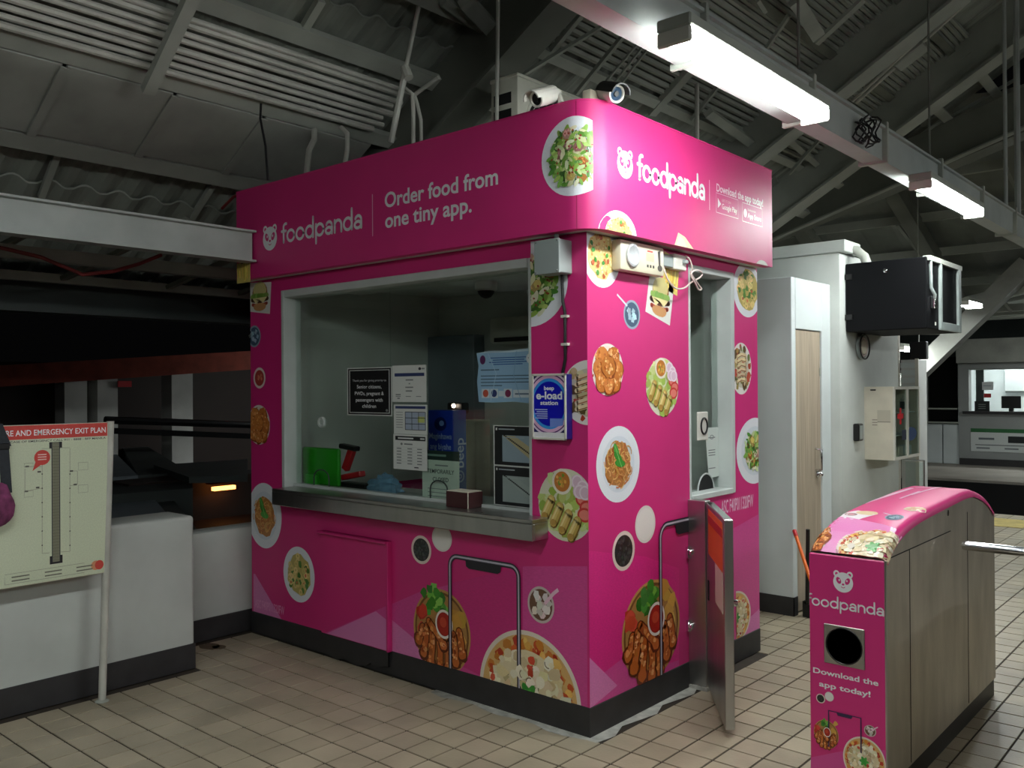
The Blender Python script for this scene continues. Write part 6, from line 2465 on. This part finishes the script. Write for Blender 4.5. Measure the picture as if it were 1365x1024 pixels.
p = Print(lambda a, b, hh: (mx1 + .008 + hh, a, b), h0=0.001)
p.ell(ym + .09, mz0 + .19, .15, .055, rgb(70, 90, 130), 24)
p.rect(ym - .13, mz0 + .15, ym - .01, mz0 + .23, rgb(60, 66, 84))
p.build('blue_sticker', md)
p = Print(lambda a, b, hh: (a, my0 - hh, b), h0=0.0006)
p.rect(mx0 + .1, mz0 + .3, mx0 + .2, mz0 + .39, rgb(196, 190, 172))
p.rect(mx0 + .1, mz0 + .295, mx0 + .2, mz0 + .3, rgb(120, 116, 106))
for k in range(3):
    p.rect(mx0 + .06, mz0 + .27 + k * .02, mx0 + .1, mz0 + .276 + k * .02, rgb(140, 130, 120))
p.build('side_label', md)
MB().box((mx0 + .05, my0 - .008, mz1 - .03), (mx0 + .09, my0, mz1 - .02)).build('side_latch', 'black', md)
bt_ = empty('medicine_bottle', (0.03, 4.3, mz0 + .376), 'small bottle with a dark label in the first aid cabinet', 'bottle')
MB().lathe((0.06, 4.3, mz0 + .368), (0, 0, 1), [(0, .035), (.1, .035), (.12, .015), (.14, .015)], 16).build('flask', 'cam_white', bt_)
MB().lathe((0.06, 4.3, mz0 + .39), (0, 0, 1), [(0, .036), (.06, .036)], 16).build('label', 'slate_dark', bt_)
for k, (y, c_) in enumerate(((3.95, 'cam_white'), (4.12, 'cream'), (4.34, 'closet'))):
    tag(MB().box((0.0, y, mz0 + .012), (0.07, y + .1, mz0 + .09)).build('medicine_carton', c_, None, base=(0.03, y, mz0 + .012), bevel=.004), ('left', 'middle', 'right')[k] + ' pale carton on the bottom shelf of the first aid cabinet', 'box', 'cartons in the first aid cabinet')
kd = empty('card_holder', (KX + .02, 3.64, 1.2), 'black tilted card device on the column beside the first aid cabinet', 'device')
b = MB()
b.bar((KX + .03, 3.64, 1.17), (KX + .055, 3.64, 1.31), 0.09, 0.03, (0, 1, 0))
MB().box((KX, 3.58, 1.17), (KX + .045, 3.68, 1.305)).build('body', 'black', kd, bevel=.008)
MB().add([(KX + .046, 3.6, 1.185), (KX + .046, 3.66, 1.185), (KX + .046, 3.66, 1.29), (KX + .046, 3.6, 1.29), (KX + .048, 3.605, 1.19), (KX + .048, 3.655, 1.19), (KX + .048, 3.655, 1.285), (KX + .048, 3.605, 1.285)], [(4, 5, 6, 7), (0, 1, 5, 4), (1, 2, 6, 5), (2, 3, 7, 6), (3, 0, 4, 7)]).build('pale_face', 'grey_box', kd)

# broom and dustpan by the closet door
bc = at(1078, 800, 0, -0.1)
br = empty('broom', (-0.08, 2.78, 0), 'orange handled broom leaning against the closet door', 'broom')
A, B = at(1059, 708, 0, -0.155), at(1086, 790, 0, 0.1)
d = (B - A).normalized()
E_ = A + d * ((0.09 - A.z) / d.z)
MB().tube([A, E_], 0.012, 10).build('handle', 'orange', br)
MB().tube([A - d * .004, A + d * .05], 0.014, 10).build('grip', 'red', br)
b = MB()
b.add([(E_.x - .04, E_.y - .1, 0.01), (E_.x + .04, E_.y - .1, 0.01), (E_.x + .04, E_.y + .1, 0.01), (E_.x - .04, E_.y + .1, 0.01), (E_.x - .02, E_.y - .06, .1), (E_.x + .02, E_.y - .06, .1), (E_.x + .02, E_.y + .06, .1), (E_.x - .02, E_.y + .06, .1)], [(3, 2, 1, 0), (4, 5, 6, 7), (0, 1, 5, 4), (1, 2, 6, 5), (2, 3, 7, 6), (3, 0, 4, 7)])
b.build('bristles', 'black', br)
dp = empty('dustpan', (-0.1, 2.75, 0), 'black long handled dustpan standing by the closet door', 'dustpan')
A = at(1077, 706, 0, -0.06)
B = at(1076, 822, 2, 0.0)
MB().tube([(B.x, B.y, 0.02), (A.x, A.y, A.z)], 0.014, 10).build('handle', 'black', dp)
b = MB()
b.box((B.x - .02, B.y - .03, 0.0), (B.x + .2, B.y + .2, .012)).box((B.x - .02, B.y - .03, .012), (B.x - .008, B.y + .2, .11)).box((B.x - .008, B.y - .03, .012), (B.x + .2, B.y - .018, .09))
b.build('pan', 'black', dp)

# louvred box and low rail behind the first aid cabinet
lv = empty('louvred_box', (-0.3, 6.0, 0.9), 'white louvred metal box standing beyond the first aid cabinet', 'box')
a, b_ = at(1201, 480, 1, 6.0), at(1224, 606, 1, 6.0)
MB().box((a.x, 6.0, 0.0), (b_.x, 6.3, a.z)).build('case', 'white', lv)
MB().box((b_.x - .02, 5.985, 0.0), (b_.x + .012, 6.0, a.z + .01)).build('frame_post', 'cam_white', lv)
for k in range(9):
    z = a.z - .08 - k * .075
    MB().box((a.x, 5.985, z), (b_.x - .02, 6.0, z + .05)).build('louvre', 'closet', lv)
tag(MB().tube([(a.x - .03, 6.0, 0), (a.x - .03, 6.0, 2.2)], 0.02, 8).build('post', 'cam_white', None, base=(a.x - .03, 6, 0)), 'slim white post left of the louvred box', 'post')
a = at(1218, 462, 1, 9.0)
ds = empty('display_screen', at(1222, 468, 1, 9.2), 'dark hanging screen beside the low far strip light', 'screen')
a, b_ = at(1212, 456, 1, 9.2), at(1235, 479, 1, 9.2)
MB().box((a.x, 9.2, b_.z), (b_.x, 9.3, a.z)).build('case', 'black', ds, bevel=.01)
MB().tube([((a.x + b_.x) / 2, 9.25, a.z), ((a.x + b_.x) / 2, 9.25, fz(9.25))], 0.008, 8).build('hanger', 'roofsteel', ds)
gl = empty('glass_barrier', (0.1, 4.95, 0), 'low clear glass barrier beside the white column', 'barrier')
a = at(1209, 622, 0, 0.0)
MB().box((KX + .01, 4.8, 0.1), (0.05, 4.808, 0.93)).build('pane', 'clear', gl)
MB().tube([(0.06, 4.804, 0), (0.06, 4.804, 0.95)], 0.008, 8).build('post', 'chrome', gl)
MB().tube([(KX, 4.804, 0.945), (0.06, 4.804, 0.945)], 0.007, 8).build('top_rail', 'chrome', gl)
